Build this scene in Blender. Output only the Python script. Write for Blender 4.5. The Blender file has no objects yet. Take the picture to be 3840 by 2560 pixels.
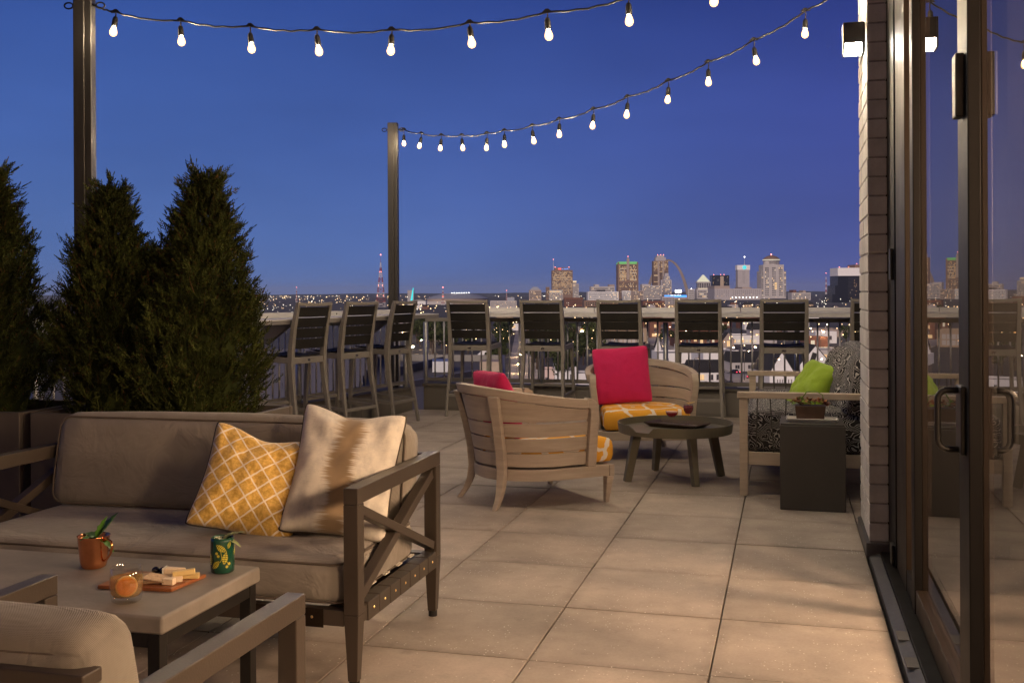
import bpy, bmesh, math, random
from mathutils import Vector, Matrix, noise
R = math.radians
random.seed(7)
SC = bpy.context.scene
COL = SC.collection

# ------------------------------------------------------------------ camera
CAM_H, YAW, F_PX = 1.251, 0.2580, 3900.0          # eye height, heading left of +Y, focal length in photo pixels (3840 wide)
cd = bpy.data.cameras.new('camera'); cam = bpy.data.objects.new('camera', cd); COL.objects.link(cam)
cd.sensor_width = 36.0; cd.lens = 36.0 * F_PX / 3840.0; cd.shift_y = -182.0 / 3840.0
cd.clip_start = 0.05; cd.clip_end = 60000
cam.matrix_world = Matrix.Translation((0, 0, CAM_H)) @ Matrix.Rotation(YAW, 4, 'Z') @ Matrix.Rotation(R(90), 4, 'X') @ Matrix.Rotation(-0.005, 4, 'Z')
SC.camera = cam

# ------------------------------------------------------------------ world: blue hour
SC.world = bpy.data.worlds.new('World'); SC.world.use_nodes = True
wn = SC.world.node_tree; wn.nodes.clear()
def wnode(t, **k):
    n = wn.nodes.new(t)
    for a, v in k.items(): setattr(n, a, v)
    return n
w_out = wnode('ShaderNodeOutputWorld'); w_bg = wnode('ShaderNodeBackground')
w_sky = wnode('ShaderNodeTexSky', sky_type='NISHITA', sun_disc=False)
SUN_EL, SUN_AZ = R(-3.0), R(180)
w_sky.sun_elevation = SUN_EL; w_sky.sun_rotation = SUN_AZ
w_sky.air_density = 1.0; w_sky.dust_density = 0.6; w_sky.ozone_density = 6.0; w_sky.altitude = 150
w_tc = wnode('ShaderNodeTexCoord'); w_sep = wnode('ShaderNodeSeparateXYZ')
wn.links.new(w_tc.outputs['Generated'], w_sep.inputs[0])
w_el = wnode('ShaderNodeMapRange'); w_el.inputs[1].default_value = -0.02; w_el.inputs[2].default_value = 0.62
wn.links.new(w_sep.outputs['Z'], w_el.inputs[0])
w_rmp = wnode('ShaderNodeValToRGB')
cr = w_rmp.color_ramp
cr.elements[0].position = 0.0; cr.elements[0].color = (0.082, 0.106, 0.300, 1)
cr.elements[1].position = 1.0; cr.elements[1].color = (0.008, 0.016, 0.085, 1)
for pos, c in ((0.08, (0.074, 0.106, 0.330)), (0.25, (0.054, 0.086, 0.330)), (0.45, (0.027, 0.050, 0.240)), (0.7, (0.016, 0.030, 0.150))):
    el = cr.elements.new(pos); el.color = (*c, 1)
wn.links.new(w_el.outputs[0], w_rmp.inputs[0])
# the north-western sky (to the camera's left) is still a little lighter and greener
w_az = wnode('ShaderNodeVectorMath', operation='DOT_PRODUCT'); w_az.inputs[1].default_value = (-0.86, 0.51, 0.0)
wn.links.new(w_tc.outputs['Generated'], w_az.inputs[0])
w_azr = wnode('ShaderNodeMapRange', interpolation_type='SMOOTHSTEP'); w_azr.inputs[1].default_value = 0.25; w_azr.inputs[2].default_value = 1.0
wn.links.new(w_az.outputs['Value'], w_azr.inputs[0])
w_mul = wnode('ShaderNodeMix', data_type='RGBA', blend_type='MULTIPLY'); w_mul.inputs[0].default_value = 1.0
w_tint = wnode('ShaderNodeMix', data_type='RGBA'); w_tint.inputs[6].default_value = (0.92, 0.76, 0.90, 1); w_tint.inputs[7].default_value = (1.10, 1.50, 1.22, 1)
wn.links.new(w_azr.outputs[0], w_tint.inputs[0])
wn.links.new(w_rmp.outputs[0], w_mul.inputs[6]); wn.links.new(w_tint.outputs[2], w_mul.inputs[7])
w_nz = wnode('ShaderNodeTexNoise'); w_nz.inputs['Scale'].default_value = 2.6; w_nz.inputs['Detail'].default_value = 4.0; w_mp = wnode('ShaderNodeMapping'); w_mp.inputs['Scale'].default_value = (1, 1, 3.5)
wn.links.new(w_tc.outputs['Generated'], w_mp.inputs[0]); wn.links.new(w_mp.outputs[0], w_nz.inputs['Vector'])
w_nr = wnode('ShaderNodeMapRange'); w_nr.inputs[1].default_value = 0.3; w_nr.inputs[2].default_value = 0.7; w_nr.inputs[3].default_value = 0.88; w_nr.inputs[4].default_value = 1.13; wn.links.new(w_nz.outputs[0], w_nr.inputs[0])
w_cl = wnode('ShaderNodeVectorMath', operation='SCALE'); wn.links.new(w_mul.outputs[2], w_cl.inputs[0]); wn.links.new(w_nr.outputs[0], w_cl.inputs['Scale'])
w_add = wnode('ShaderNodeMix', data_type='RGBA', blend_type='ADD'); w_add.inputs[0].default_value = 0.05
wn.links.new(w_cl.outputs[0], w_add.inputs[6]); wn.links.new(w_sky.outputs[0], w_add.inputs[7])
wn.links.new(w_add.outputs[2], w_bg.inputs[0]); w_bg.inputs[1].default_value = 1.0
wn.links.new(w_bg.outputs[0], w_out.inputs[0])

# afterglow of the sun that has just set behind the hotel: low, very soft, pinkish
sd = bpy.data.lights.new('sun', 'SUN'); sd.energy = 2.8; sd.angle = R(35); sd.color = (1.0, 0.80, 0.66)
sun = bpy.data.objects.new('sun', sd); COL.objects.link(sun)
sun.rotation_euler = Vector((0.10, 1.0, -0.36)).to_track_quat('-Z', 'Y').to_euler()

SC.view_settings.view_transform = 'Standard'; SC.view_settings.look = 'None'
SC.view_settings.exposure = 0.0; SC.view_settings.gamma = 1.0; SC.view_settings.use_curve_mapping = False
SC.render.engine = 'CYCLES'
SC.cycles.use_denoising = True
try: SC.cycles.denoiser = 'OPENIMAGEDENOISE'
except Exception: pass
SC.cycles.max_bounces = 8; SC.cycles.transparent_max_bounces = 12; SC.cycles.sample_clamp_indirect = 4.0
SC.cycles.caustics_reflective = False; SC.cycles.caustics_refractive = False; SC.cycles.blur_glossy = 1.0

# ------------------------------------------------------------------ materials
M = {}
def new_mat(name):
    m = bpy.data.materials.new(name); m.use_nodes = True; nt = m.node_tree
    b = nt.nodes['Principled BSDF']; M[name] = m
    return m, nt, b
def link(nt, a, b): nt.links.new(a, b)
def node(nt, t, ins=None, **k):
    n = nt.nodes.new(t)
    for a, v in k.items(): setattr(n, a, v)
    if ins:
        for i, v in ins.items(): n.inputs[i].default_value = v
    return n
def mat(name, col, rough=0.6, metal=0.0, var=0.18, scale=6.0, bump=0.0, bscale=60.0, stretch=(1, 1, 1), spec=0.5, rnd=0.0, coat=0.0, sheen=0.0, detail=4.0):
    m, nt, b = new_mat(name)
    tc = node(nt, 'ShaderNodeTexCoord'); mp = node(nt, 'ShaderNodeMapping'); mp.inputs['Scale'].default_value = stretch
    link(nt, tc.outputs['Object'], mp.inputs[0])
    nz = node(nt, 'ShaderNodeTexNoise', {'Scale': scale, 'Detail': detail, 'Roughness': 0.6}); link(nt, mp.outputs[0], nz.inputs['Vector'])
    mr = node(nt, 'ShaderNodeMapRange', {1: 0.25, 2: 0.75, 3: 1 - var, 4: 1 + var}); link(nt, nz.outputs[0], mr.inputs[0])
    fac = mr.outputs[0]
    if rnd:
        oi = node(nt, 'ShaderNodeObjectInfo'); r2 = node(nt, 'ShaderNodeMapRange', {3: 1 - rnd, 4: 1 + rnd}); link(nt, oi.outputs['Random'], r2.inputs[0])
        mm = node(nt, 'ShaderNodeMath', operation='MULTIPLY'); link(nt, fac, mm.inputs[0]); link(nt, r2.outputs[0], mm.inputs[1]); fac = mm.outputs[0]
    vm = node(nt, 'ShaderNodeVectorMath', {0: col}, operation='SCALE'); link(nt, fac, vm.inputs['Scale'])
    link(nt, vm.outputs[0], b.inputs['Base Color'])
    b.inputs['Metallic'].default_value = metal; b.inputs['Specular IOR Level'].default_value = spec
    rr = node(nt, 'ShaderNodeMapRange', {1: 0.25, 2: 0.75, 3: max(0.02, rough - 0.07), 4: min(1, rough + 0.07)}); link(nt, nz.outputs[0], rr.inputs[0]); link(nt, rr.outputs[0], b.inputs['Roughness'])
    if coat: b.inputs['Coat Weight'].default_value = coat
    if sheen: b.inputs['Sheen Weight'].default_value = sheen
    if bump:
        n2 = node(nt, 'ShaderNodeTexNoise', {'Scale': bscale, 'Detail': 3.0}); link(nt, mp.outputs[0], n2.inputs['Vector'])
        bp = node(nt, 'ShaderNodeBump', {'Strength': bump, 'Distance': 0.01}); link(nt, n2.outputs[0], bp.inputs['Height']); link(nt, bp.outputs[0], b.inputs['Normal'])
    return m
def emit(name, col, strength, sample=True):
    m, nt, b = new_mat(name)
    b.inputs['Base Color'].default_value = (0.02, 0.02, 0.02, 1)
    b.inputs['Emission Color'].default_value = (*col, 1); b.inputs['Emission Strength'].default_value = strength
    if not sample: m.cycles.emission_sampling = 'NONE'
    return m
def glass(name, col=(1, 1, 1), rough=0.0, ior=1.45):
    m, nt, b = new_mat(name)
    b.inputs['Base Color'].default_value = (*col, 1); b.inputs['Transmission Weight'].default_value = 1.0
    b.inputs['Roughness'].default_value = rough; b.inputs['IOR'].default_value = ior
    return m

def fabric(name, col, weave=420.0, var=0.10, twill=False, rough=0.95):
    """woven cloth: fine crossed threads as bump and faint colour, larger soft mottling"""
    m = mat(name, col, rough, var=var, scale=9.0, spec=0.2, sheen=0.15); nt = m.node_tree; b = nt.nodes['Principled BSDF']
    tc = node(nt, 'ShaderNodeTexCoord')
    w1 = node(nt, 'ShaderNodeTexWave', {'Scale': weave / 6.0, 'Distortion': 0.6, 'Detail': 1.0}, wave_type='BANDS', bands_direction='DIAGONAL' if twill else 'X')
    w2 = node(nt, 'ShaderNodeTexWave', {'Scale': weave / 6.0, 'Distortion': 0.6, 'Detail': 1.0}, wave_type='BANDS', bands_direction='Z')
    link(nt, tc.outputs['Object'], w1.inputs['Vector']); link(nt, tc.outputs['Object'], w2.inputs['Vector'])
    ad = node(nt, 'ShaderNodeMath', operation='ADD'); link(nt, w1.outputs['Fac'], ad.inputs[0]); link(nt, w2.outputs['Fac'], ad.inputs[1])
    bp = node(nt, 'ShaderNodeBump', {'Strength': 0.3 if twill else 0.25, 'Distance': 0.0025}); link(nt, ad.outputs[0], bp.inputs['Height'])
    cz = node(nt, 'ShaderNodeTexNoise', {'Scale': 7.0, 'Detail': 3.0, 'Roughness': 0.55, 'Distortion': 1.2}); link(nt, tc.outputs['Object'], cz.inputs['Vector'])
    b2 = node(nt, 'ShaderNodeBump', {'Strength': 0.55, 'Distance': 0.02}); link(nt, cz.outputs[0], b2.inputs['Height']); link(nt, b2.outputs[0], bp.inputs['Normal']); link(nt, bp.outputs[0], b.inputs['Normal'])
    return m

mat('bronze', (0.075, 0.060, 0.048), 0.42, 0.35, 0.10, 4.0, 0.05, 220)
mat('bronze_dark', (0.016, 0.010, 0.006), 0.5, 0.0, 0.12, 4.0, 0.04, 200, spec=0.2)
mat('frame_dark', (0.0045, 0.004, 0.004), 0.5, 0.0, 0.12, 3.0, 0.03, 150, spec=0.16)
mat('black_steel', (0.012, 0.011, 0.010), 0.45, 0.2, 0.1, 4.0)
mat('pole_paint', (0.034, 0.032, 0.031), 0.45, 0.25, 0.12, 3.0, 0.04, 160)
mat('stool_frame', (0.205, 0.192, 0.178), 0.50, 0.15, 0.10, 5.0, 0.04, 200)
mat('stool_slat', (0.014, 0.013, 0.012), 0.55, 0.0, 0.2, 5.0, 0.05, 160, spec=0.3)
mat('galvanised', (0.42, 0.43, 0.45), 0.42, 0.75, 0.30, 22.0, 0.06, 90)
mat('baluster', (0.58, 0.58, 0.60), 0.45, 0.2, 0.25, 18.0, 0.05, 90)
mat('counter', (0.52, 0.52, 0.54), 0.42, 0.0, 0.10, 3.0, 0.04, 70, stretch=(0.4, 3, 3))
mat('counter_side', (0.24, 0.23, 0.23), 0.45, 0.3, 0.10, 3.0)
mat('membrane', (0.105, 0.095, 0.085), 0.75, 0.0, 0.22, 1.6, 0.25, 30)
mat('clad_grey', (0.17, 0.158, 0.145), 0.55, 0.25, 0.14, 1.5, 0.06, 12)
mat('metal_roof', (0.20, 0.18, 0.155), 0.65, 0.0, 0.18, 2.0, 0.05, 20)
mat('tan_box', (0.42, 0.33, 0.25), 0.7, 0.0, 0.12, 2.0)
mat('mortar', (0.27, 0.262, 0.256), 0.95, 0.0, 0.2, 30.0, 0.5, 120)
mat('threshold', (0.10, 0.10, 0.105), 0.42, 0.45, 0.22, 5.0, 0.08, 40)
mat('taupe_wood', (0.405, 0.342, 0.287), 0.58, 0.0, 0.16, 5.0, 0.10, 40, stretch=(1, 1, 9), rnd=0.05)
mat('pale_wood', (0.50, 0.42, 0.345), 0.6, 0.0, 0.14, 5.0, 0.08, 40, stretch=(1, 1, 8), rnd=0.05)
mat('olive_metal', (0.125, 0.115, 0.085), 0.5, 0.1, 0.10, 4.0, 0.04, 140)
mat('dark_wood', (0.050, 0.030, 0.020), 0.42, 0.0, 0.35, 9.0, 0.10, 50, stretch=(1, 7, 1))
mat('board_wood', (0.30, 0.105, 0.035), 0.40, 0.0, 0.35, 12.0, 0.10, 60, stretch=(1.5, 12, 1))
mat('concrete_top', (0.225, 0.20, 0.175), 0.62, 0.0, 0.24, 7.0, 0.07, 45)
mat('cube_grey', (0.060, 0.056, 0.052), 0.62, 0.0, 0.14, 4.0, 0.06, 50)
mat('planter', (0.105, 0.090, 0.078), 0.6, 0.1, 0.16, 3.0, 0.06, 40)
mat('soil', (0.020, 0.014, 0.010), 0.95, 0.0, 0.4, 30.0, 0.8, 60)
mat('white_glaze', (0.78, 0.77, 0.75), 0.22, 0.0, 0.03, 6.0, coat=0.4)
mat('brown_pot', (0.075, 0.040, 0.024), 0.55, 0.0, 0.3, 14.0, 0.15, 50)
mat('brass', (0.85, 0.60, 0.24), 0.3, 1.0, 0.08, 20.0)
mat('rubber', (0.012, 0.012, 0.012), 0.8)
mat('chrome', (0.7, 0.7, 0.72), 0.15, 1.0, 0.04, 20.0)
mat('cable', (0.012, 0.011, 0.010), 0.55)
mat('bark', (0.060, 0.040, 0.028), 0.9, 0.0, 0.3, 20.0, 0.6, 50)
mat('plastic_white', (0.75, 0.74, 0.72), 0.5)
mat('white_strap', (0.62, 0.58, 0.52), 0.8)
mat('piping_dark', (0.060, 0.048, 0.036), 0.9)
mat('lampbox', (0.055, 0.054, 0.052), 0.38, 0.5, 0.08, 6.0)
fabric('sofa_cloth', (0.265, 0.243, 0.215), 500)
fabric('sofa_pipe', (0.120, 0.098, 0.080), 500)
fabric('chair_cloth', (0.245, 0.225, 0.195), 1300, twill=True)
fabric('pink_cloth', (0.58, 0.022, 0.125), 600, 0.06)
fabric('green_cloth', (0.30, 0.46, 0.045), 600, 0.08)

def brick_mat():
    m = mat('brick_paint', (0.50, 0.492, 0.488), 0.78, 0.0, 0.18, 11.0, 0.35, 70, rnd=0.13)
brick_mat()

def paver_mat():
    m, nt, b = new_mat('paver')
    tc = node(nt, 'ShaderNodeTexCoord'); oi = node(nt, 'ShaderNodeObjectInfo')
    off = node(nt, 'ShaderNodeVectorMath', {1: (37, 53, 11)}, operation='MULTIPLY'); cmb = node(nt, 'ShaderNodeCombineXYZ')
    for i in range(3): link(nt, oi.outputs['Random'], cmb.inputs[i])
    link(nt, cmb.outputs[0], off.inputs[0])
    ad = node(nt, 'ShaderNodeVectorMath', operation='ADD'); link(nt, tc.outputs['Object'], ad.inputs[0]); link(nt, off.outputs[0], ad.inputs[1])
    n1 = node(nt, 'ShaderNodeTexNoise', {'Scale': 3.2, 'Detail': 6.0, 'Roughness': 0.6}); link(nt, ad.outputs[0], n1.inputs['Vector'])
    n2 = node(nt, 'ShaderNodeTexNoise', {'Scale': 90.0, 'Detail': 3.0, 'Roughness': 0.7}); link(nt, ad.outputs[0], n2.inputs['Vector'])
    mr = node(nt, 'ShaderNodeMapRange', {1: 0.28, 2: 0.72, 3: 0.74, 4: 1.17}); link(nt, n1.outputs[0], mr.inputs[0])
    mr2 = node(nt, 'ShaderNodeMapRange', {1: 0.3, 2: 0.7, 3: 0.93, 4: 1.06}); link(nt, n2.outputs[0], mr2.inputs[0])
    mr3 = node(nt, 'ShaderNodeMapRange', {3: 0.88, 4: 1.10}); link(nt, oi.outputs['Random'], mr3.inputs[0])
    a1 = node(nt, 'ShaderNodeMath', operation='MULTIPLY'); link(nt, mr.outputs[0], a1.inputs[0]); link(nt, mr2.outputs[0], a1.inputs[1])
    a2 = node(nt, 'ShaderNodeMath', operation='MULTIPLY'); link(nt, a1.outputs[0], a2.inputs[0]); link(nt, mr3.outputs[0], a2.inputs[1])
    so_ = node(nt, 'ShaderNodeSeparateXYZ'); link(nt, tc.outputs['Object'], so_.inputs[0]); mxs = []
    for i in (0, 1): ab_ = node(nt, 'ShaderNodeMath', operation='ABSOLUTE'); link(nt, so_.outputs[i], ab_.inputs[0]); mxs.append(ab_)
    me_ = node(nt, 'ShaderNodeMath', operation='MAXIMUM'); link(nt, mxs[0].outputs[0], me_.inputs[0]); link(nt, mxs[1].outputs[0], me_.inputs[1])
    n4 = node(nt, 'ShaderNodeTexNoise', {'Scale': 11.0, 'Detail': 4.0, 'Roughness': 0.65}); link(nt, ad.outputs[0], n4.inputs['Vector'])
    ed = node(nt, 'ShaderNodeMath', {1: 0.09, 2: -0.045}, operation='MULTIPLY_ADD'); link(nt, n4.outputs[0], ed.inputs[0]); es = node(nt, 'ShaderNodeMath', operation='ADD'); link(nt, me_.outputs[0], es.inputs[0]); link(nt, ed.outputs[0], es.inputs[1])
    er = node(nt, 'ShaderNodeMapRange', {1: 0.255, 2: 0.315, 3: 1.0, 4: 0.80}); link(nt, es.outputs[0], er.inputs[0])
    st_ = node(nt, 'ShaderNodeMapRange', {1: 0.60, 2: 0.74, 3: 1.0, 4: 0.86}); link(nt, n4.outputs[0], st_.inputs[0])
    a3 = node(nt, 'ShaderNodeMath', operation='MULTIPLY'); link(nt, a2.outputs[0], a3.inputs[0]); link(nt, er.outputs[0], a3.inputs[1]); a2 = node(nt, 'ShaderNodeMath', operation='MULTIPLY'); link(nt, a3.outputs[0], a2.inputs[0]); link(nt, st_.outputs[0], a2.inputs[1])
    sc = node(nt, 'ShaderNodeVectorMath', {0: (0.415, 0.360, 0.312)}, operation='SCALE'); link(nt, a2.outputs[0], sc.inputs['Scale'])
    # pale quartz chips, in patches
    vo = node(nt, 'ShaderNodeTexVoronoi', {'Scale': 85.0}); link(nt, ad.outputs[0], vo.inputs['Vector'])
    n3 = node(nt, 'ShaderNodeTexNoise', {'Scale': 7.0, 'Detail': 2.0}); link(nt, ad.outputs[0], n3.inputs['Vector'])
    th = node(nt, 'ShaderNodeMapRange', {1: 0.42, 2: 0.72, 3: 0.0, 4: 0.30}); link(nt, n3.outputs[0], th.inputs[0])
    sp = node(nt, 'ShaderNodeSeparateColor'); link(nt, vo.outputs['Color'], sp.inputs[0])
    pick = node(nt, 'ShaderNodeMath', operation='LESS_THAN'); link(nt, sp.outputs[0], pick.inputs[0]); link(nt, th.outputs[0], pick.inputs[1])
    sz = node(nt, 'ShaderNodeMath', {1: 0.22}, operation='LESS_THAN'); link(nt, vo.outputs['Distance'], sz.inputs[0])
    mk = node(nt, 'ShaderNodeMath', operation='MULTIPLY'); link(nt, pick.outputs[0], mk.inputs[0]); link(nt, sz.outputs[0], mk.inputs[1])
    mx = node(nt, 'ShaderNodeMix', data_type='RGBA'); link(nt, mk.outputs[0], mx.inputs[0]); link(nt, sc.outputs[0], mx.inputs[6]); mx.inputs[7].default_value = (0.72, 0.68, 0.62, 1)
    link(nt, mx.outputs[2], b.inputs['Base Color']); b.inputs['Roughness'].default_value = 0.72; b.inputs['Specular IOR Level'].default_value = 0.35
    bp = node(nt, 'ShaderNodeBump', {'Strength': 0.12, 'Distance': 0.004}); link(nt, n2.outputs[0], bp.inputs['Height']); link(nt, bp.outputs[0], b.inputs['Normal'])
paver_mat()

def lattice_mat():
    m, nt, b = new_mat('yellow_lattice')
    uv = node(nt, 'ShaderNodeUVMap'); mp = node(nt, 'ShaderNodeMapping'); mp.inputs['Rotation'].default_value = (0, 0, R(45)); mp.inputs['Scale'].default_value = (7.2, 7.2, 7.2)
    link(nt, uv.outputs[0], mp.inputs[0])
    dn = node(nt, 'ShaderNodeTexNoise', {'Scale': 3.0}); link(nt, mp.outputs[0], dn.inputs['Vector'])
    dv = node(nt, 'ShaderNodeVectorMath', {1: (0.07, 0.07, 0)}, operation='MULTIPLY_ADD'); link(nt, dn.outputs['Color'], dv.inputs[0]); link(nt, mp.outputs[0], dv.inputs[2])
    sp = node(nt, 'ShaderNodeSeparateXYZ'); link(nt, dv.outputs[0], sp.inputs[0])
    ds = []
    for i in (0, 1):
        fr = node(nt, 'ShaderNodeMath', operation='FRACT'); link(nt, sp.outputs[i], fr.inputs[0])
        su = node(nt, 'ShaderNodeMath', {1: 0.5}, operation='SUBTRACT'); link(nt, fr.outputs[0], su.inputs[0])
        ab = node(nt, 'ShaderNodeMath', operation='ABSOLUTE'); link(nt, su.outputs[0], ab.inputs[0]); ds.append(ab)
    mx = node(nt, 'ShaderNodeMath', operation='MAXIMUM'); link(nt, ds[0].outputs[0], mx.inputs[0]); link(nt, ds[1].outputs[0], mx.inputs[1])
    ln = node(nt, 'ShaderNodeMapRange', {1: 0.432, 2: 0.462}); link(nt, mx.outputs[0], ln.inputs[0])
    cl = node(nt, 'ShaderNodeTexNoise', {'Scale': 22.0, 'Detail': 5.0, 'Roughness': 0.65}); link(nt, uv.outputs[0], cl.inputs['Vector'])
    rp = node(nt, 'ShaderNodeMix', data_type='RGBA'); rp.inputs[6].default_value = (0.52, 0.30, 0.035, 1); rp.inputs[7].default_value = (0.80, 0.53, 0.13, 1)
    cm = node(nt, 'ShaderNodeMapRange', {1: 0.38, 2: 0.62}); link(nt, cl.outputs[0], cm.inputs[0]); link(nt, cm.outputs[0], rp.inputs[0])
    fx = node(nt, 'ShaderNodeMix', data_type='RGBA'); fx.inputs[7].default_value = (0.86, 0.78, 0.66, 1); link(nt, ln.outputs[0], fx.inputs[0]); link(nt, rp.outputs[2], fx.inputs[6])
    link(nt, fx.outputs[2], b.inputs['Base Color']); b.inputs['Roughness'].default_value = 0.7; b.inputs['Sheen Weight'].default_value = 0.5
    bp = node(nt, 'ShaderNodeBump', {'Strength': 0.35, 'Distance': 0.004}); link(nt, cl.outputs[0], bp.inputs['Height']); link(nt, bp.outputs[0], b.inputs['Normal'])
lattice_mat()

def ikat_mat():
    m, nt, b = new_mat('ikat')
    uv = node(nt, 'ShaderNodeUVMap'); sp = node(nt, 'ShaderNodeSeparateXYZ'); link(nt, uv.outputs[0], sp.inputs[0])
    mp = node(nt, 'ShaderNodeMapping'); mp.inputs['Scale'].default_value = (1.2, 70, 1); link(nt, uv.outputs[0], mp.inputs[0])
    nz = node(nt, 'ShaderNodeTexNoise', {'Scale': 1.0, 'Detail': 2.0, 'Roughness': 0.8}); link(nt, mp.outputs[0], nz.inputs['Vector'])
    big = node(nt, 'ShaderNodeTexNoise', {'Scale': 3.0, 'Detail': 1.0}); link(nt, uv.outputs[0], big.inputs['Vector'])
    du = node(nt, 'ShaderNodeMath', {1: 0.5}, operation='SUBTRACT'); link(nt, sp.outputs[0], du.inputs[0])
    ab = node(nt, 'ShaderNodeMath', operation='ABSOLUTE'); link(nt, du.outputs[0], ab.inputs[0])
    j = node(nt, 'ShaderNodeMath', {1: 0.30, 2: -0.15}, operation='MULTIPLY_ADD'); link(nt, nz.outputs[0], j.inputs[0])
    j2 = node(nt, 'ShaderNodeMath', {1: 0.22, 2: -0.11}, operation='MULTIPLY_ADD'); link(nt, big.outputs[0], j2.inputs[0])
    s1 = node(nt, 'ShaderNodeMath', operation='ADD'); link(nt, ab.outputs[0], s1.inputs[0]); link(nt, j.outputs[0], s1.inputs[1])
    s2 = node(nt, 'ShaderNodeMath', operation='ADD'); link(nt, s1.outputs[0], s2.inputs[0]); link(nt, j2.outputs[0], s2.inputs[1])
    band = node(nt, 'ShaderNodeMapRange', {1: 0.085, 2: 0.155, 3: 1.0, 4: 0.0}); link(nt, s2.outputs[0], band.inputs[0])
    fx = node(nt, 'ShaderNodeMix', data_type='RGBA'); fx.inputs[7].default_value = (0.31, 0.225, 0.135, 1)
    bg_ = node(nt, 'ShaderNodeMix', data_type='RGBA'); bg_.inputs[6].default_value = (0.72, 0.68, 0.60, 1); bg_.inputs[7].default_value = (0.50, 0.48, 0.45, 1); bn_ = node(nt, 'ShaderNodeTexNoise', {'Scale': 4.5, 'Detail': 5.0, 'Roughness': 0.7}); link(nt, uv.outputs[0], bn_.inputs['Vector']); br_ = node(nt, 'ShaderNodeMapRange', {1: 0.42, 2: 0.66}); link(nt, bn_.outputs[0], br_.inputs[0]); link(nt, br_.outputs[0], bg_.inputs[0]); link(nt, bg_.outputs[2], fx.inputs[6]); link(nt, band.outputs[0], fx.inputs[0])
    link(nt, fx.outputs[2], b.inputs['Base Color']); b.inputs['Roughness'].default_value = 0.9; b.inputs['Sheen Weight'].default_value = 0.2
    n2 = node(nt, 'ShaderNodeTexNoise', {'Scale': 1.0, 'Detail': 2.0}); m2 = node(nt, 'ShaderNodeMapping'); m2.inputs['Scale'].default_value = (12, 160, 1); link(nt, uv.outputs[0], m2.inputs[0]); link(nt, m2.outputs[0], n2.inputs['Vector'])
    bp = node(nt, 'ShaderNodeBump', {'Strength': 0.2, 'Distance': 0.003}); link(nt, n2.outputs[0], bp.inputs['Height']); link(nt, bp.outputs[0], b.inputs['Normal'])
ikat_mat()

def ring_print_mat():
    """yellow outdoor cloth with big white blossom outlines and small rings"""
    m, nt, b = new_mat('yellow_print')
    tc = node(nt, 'ShaderNodeTexCoord')
    dn = node(nt, 'ShaderNodeTexNoise', {'Scale': 14.0}); link(nt, tc.outputs['Object'], dn.inputs['Vector'])
    dv = node(nt, 'ShaderNodeVectorMath', {1: (0.05, 0.05, 0.05)}, operation='MULTIPLY_ADD'); link(nt, dn.outputs['Color'], dv.inputs[0]); link(nt, tc.outputs['Object'], dv.inputs[2])
    ve = node(nt, 'ShaderNodeTexVoronoi', {'Scale': 5.4, 'Randomness': 0.7}, feature='DISTANCE_TO_EDGE'); link(nt, dv.outputs[0], ve.inputs['Vector'])
    e = node(nt, 'ShaderNodeMapRange', {1: 0.055, 2: 0.075, 3: 1.0, 4: 0.0}); link(nt, ve.outputs['Distance'], e.inputs[0])
    v2 = node(nt, 'ShaderNodeTexVoronoi', {'Scale': 5.4, 'Randomness': 0.7}); link(nt, dv.outputs[0], v2.inputs['Vector'])
    d = node(nt, 'ShaderNodeMath', {1: 0.115}, operation='SUBTRACT'); link(nt, v2.outputs['Distance'], d.inputs[0])
    a = node(nt, 'ShaderNodeMath', operation='ABSOLUTE'); link(nt, d.outputs[0], a.inputs[0])
    rg = node(nt, 'ShaderNodeMapRange', {1: 0.018, 2: 0.030, 3: 1.0, 4: 0.0}); link(nt, a.outputs[0], rg.inputs[0])
    mx = node(nt, 'ShaderNodeMath', operation='MAXIMUM'); link(nt, e.outputs[0], mx.inputs[0]); link(nt, rg.outputs[0], mx.inputs[1])
    fx = node(nt, 'ShaderNodeMix', data_type='RGBA'); fx.inputs[6].default_value = (0.80, 0.40, 0.035, 1); fx.inputs[7].default_value = (0.80, 0.74, 0.68, 1); link(nt, mx.outputs[0], fx.inputs[0])
    link(nt, fx.outputs[2], b.inputs['Base Color']); b.inputs['Roughness'].default_value = 0.85
ring_print_mat()

def scribble_mat():
    """black cloth with fine looping white line work"""
    m, nt, b = new_mat('black_scribble')
    tc = node(nt, 'ShaderNodeTexCoord')
    w = node(nt, 'ShaderNodeTexNoise', {'Scale': 9.0, 'Detail': 1.0}); link(nt, tc.outputs['Object'], w.inputs['Vector'])
    dv = node(nt, 'ShaderNodeVectorMath', {1: (0.35, 0.35, 0.35)}, operation='MULTIPLY_ADD'); link(nt, w.outputs['Color'], dv.inputs[0]); link(nt, tc.outputs['Object'], dv.inputs[2])
    wv = node(nt, 'ShaderNodeTexWave', {'Scale': 19.0, 'Distortion': 7.0, 'Detail': 2.0, 'Detail Scale': 1.0}, wave_type='RINGS', rings_direction='SPHERICAL'); link(nt, dv.outputs[0], wv.inputs['Vector'])
    ln = node(nt, 'ShaderNodeMapRange', {1: 0.78, 2: 0.90}); link(nt, wv.outputs['Fac'], ln.inputs[0])
    fx = node(nt, 'ShaderNodeMix', data_type='RGBA'); fx.inputs[6].default_value = (0.012, 0.012, 0.014, 1); fx.inputs[7].default_value = (0.50, 0.49, 0.48, 1); link(nt, ln.outputs[0], fx.inputs[0])
    link(nt, fx.outputs[2], b.inputs['Base Color']); b.inputs['Roughness'].default_value = 0.9
scribble_mat()

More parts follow.
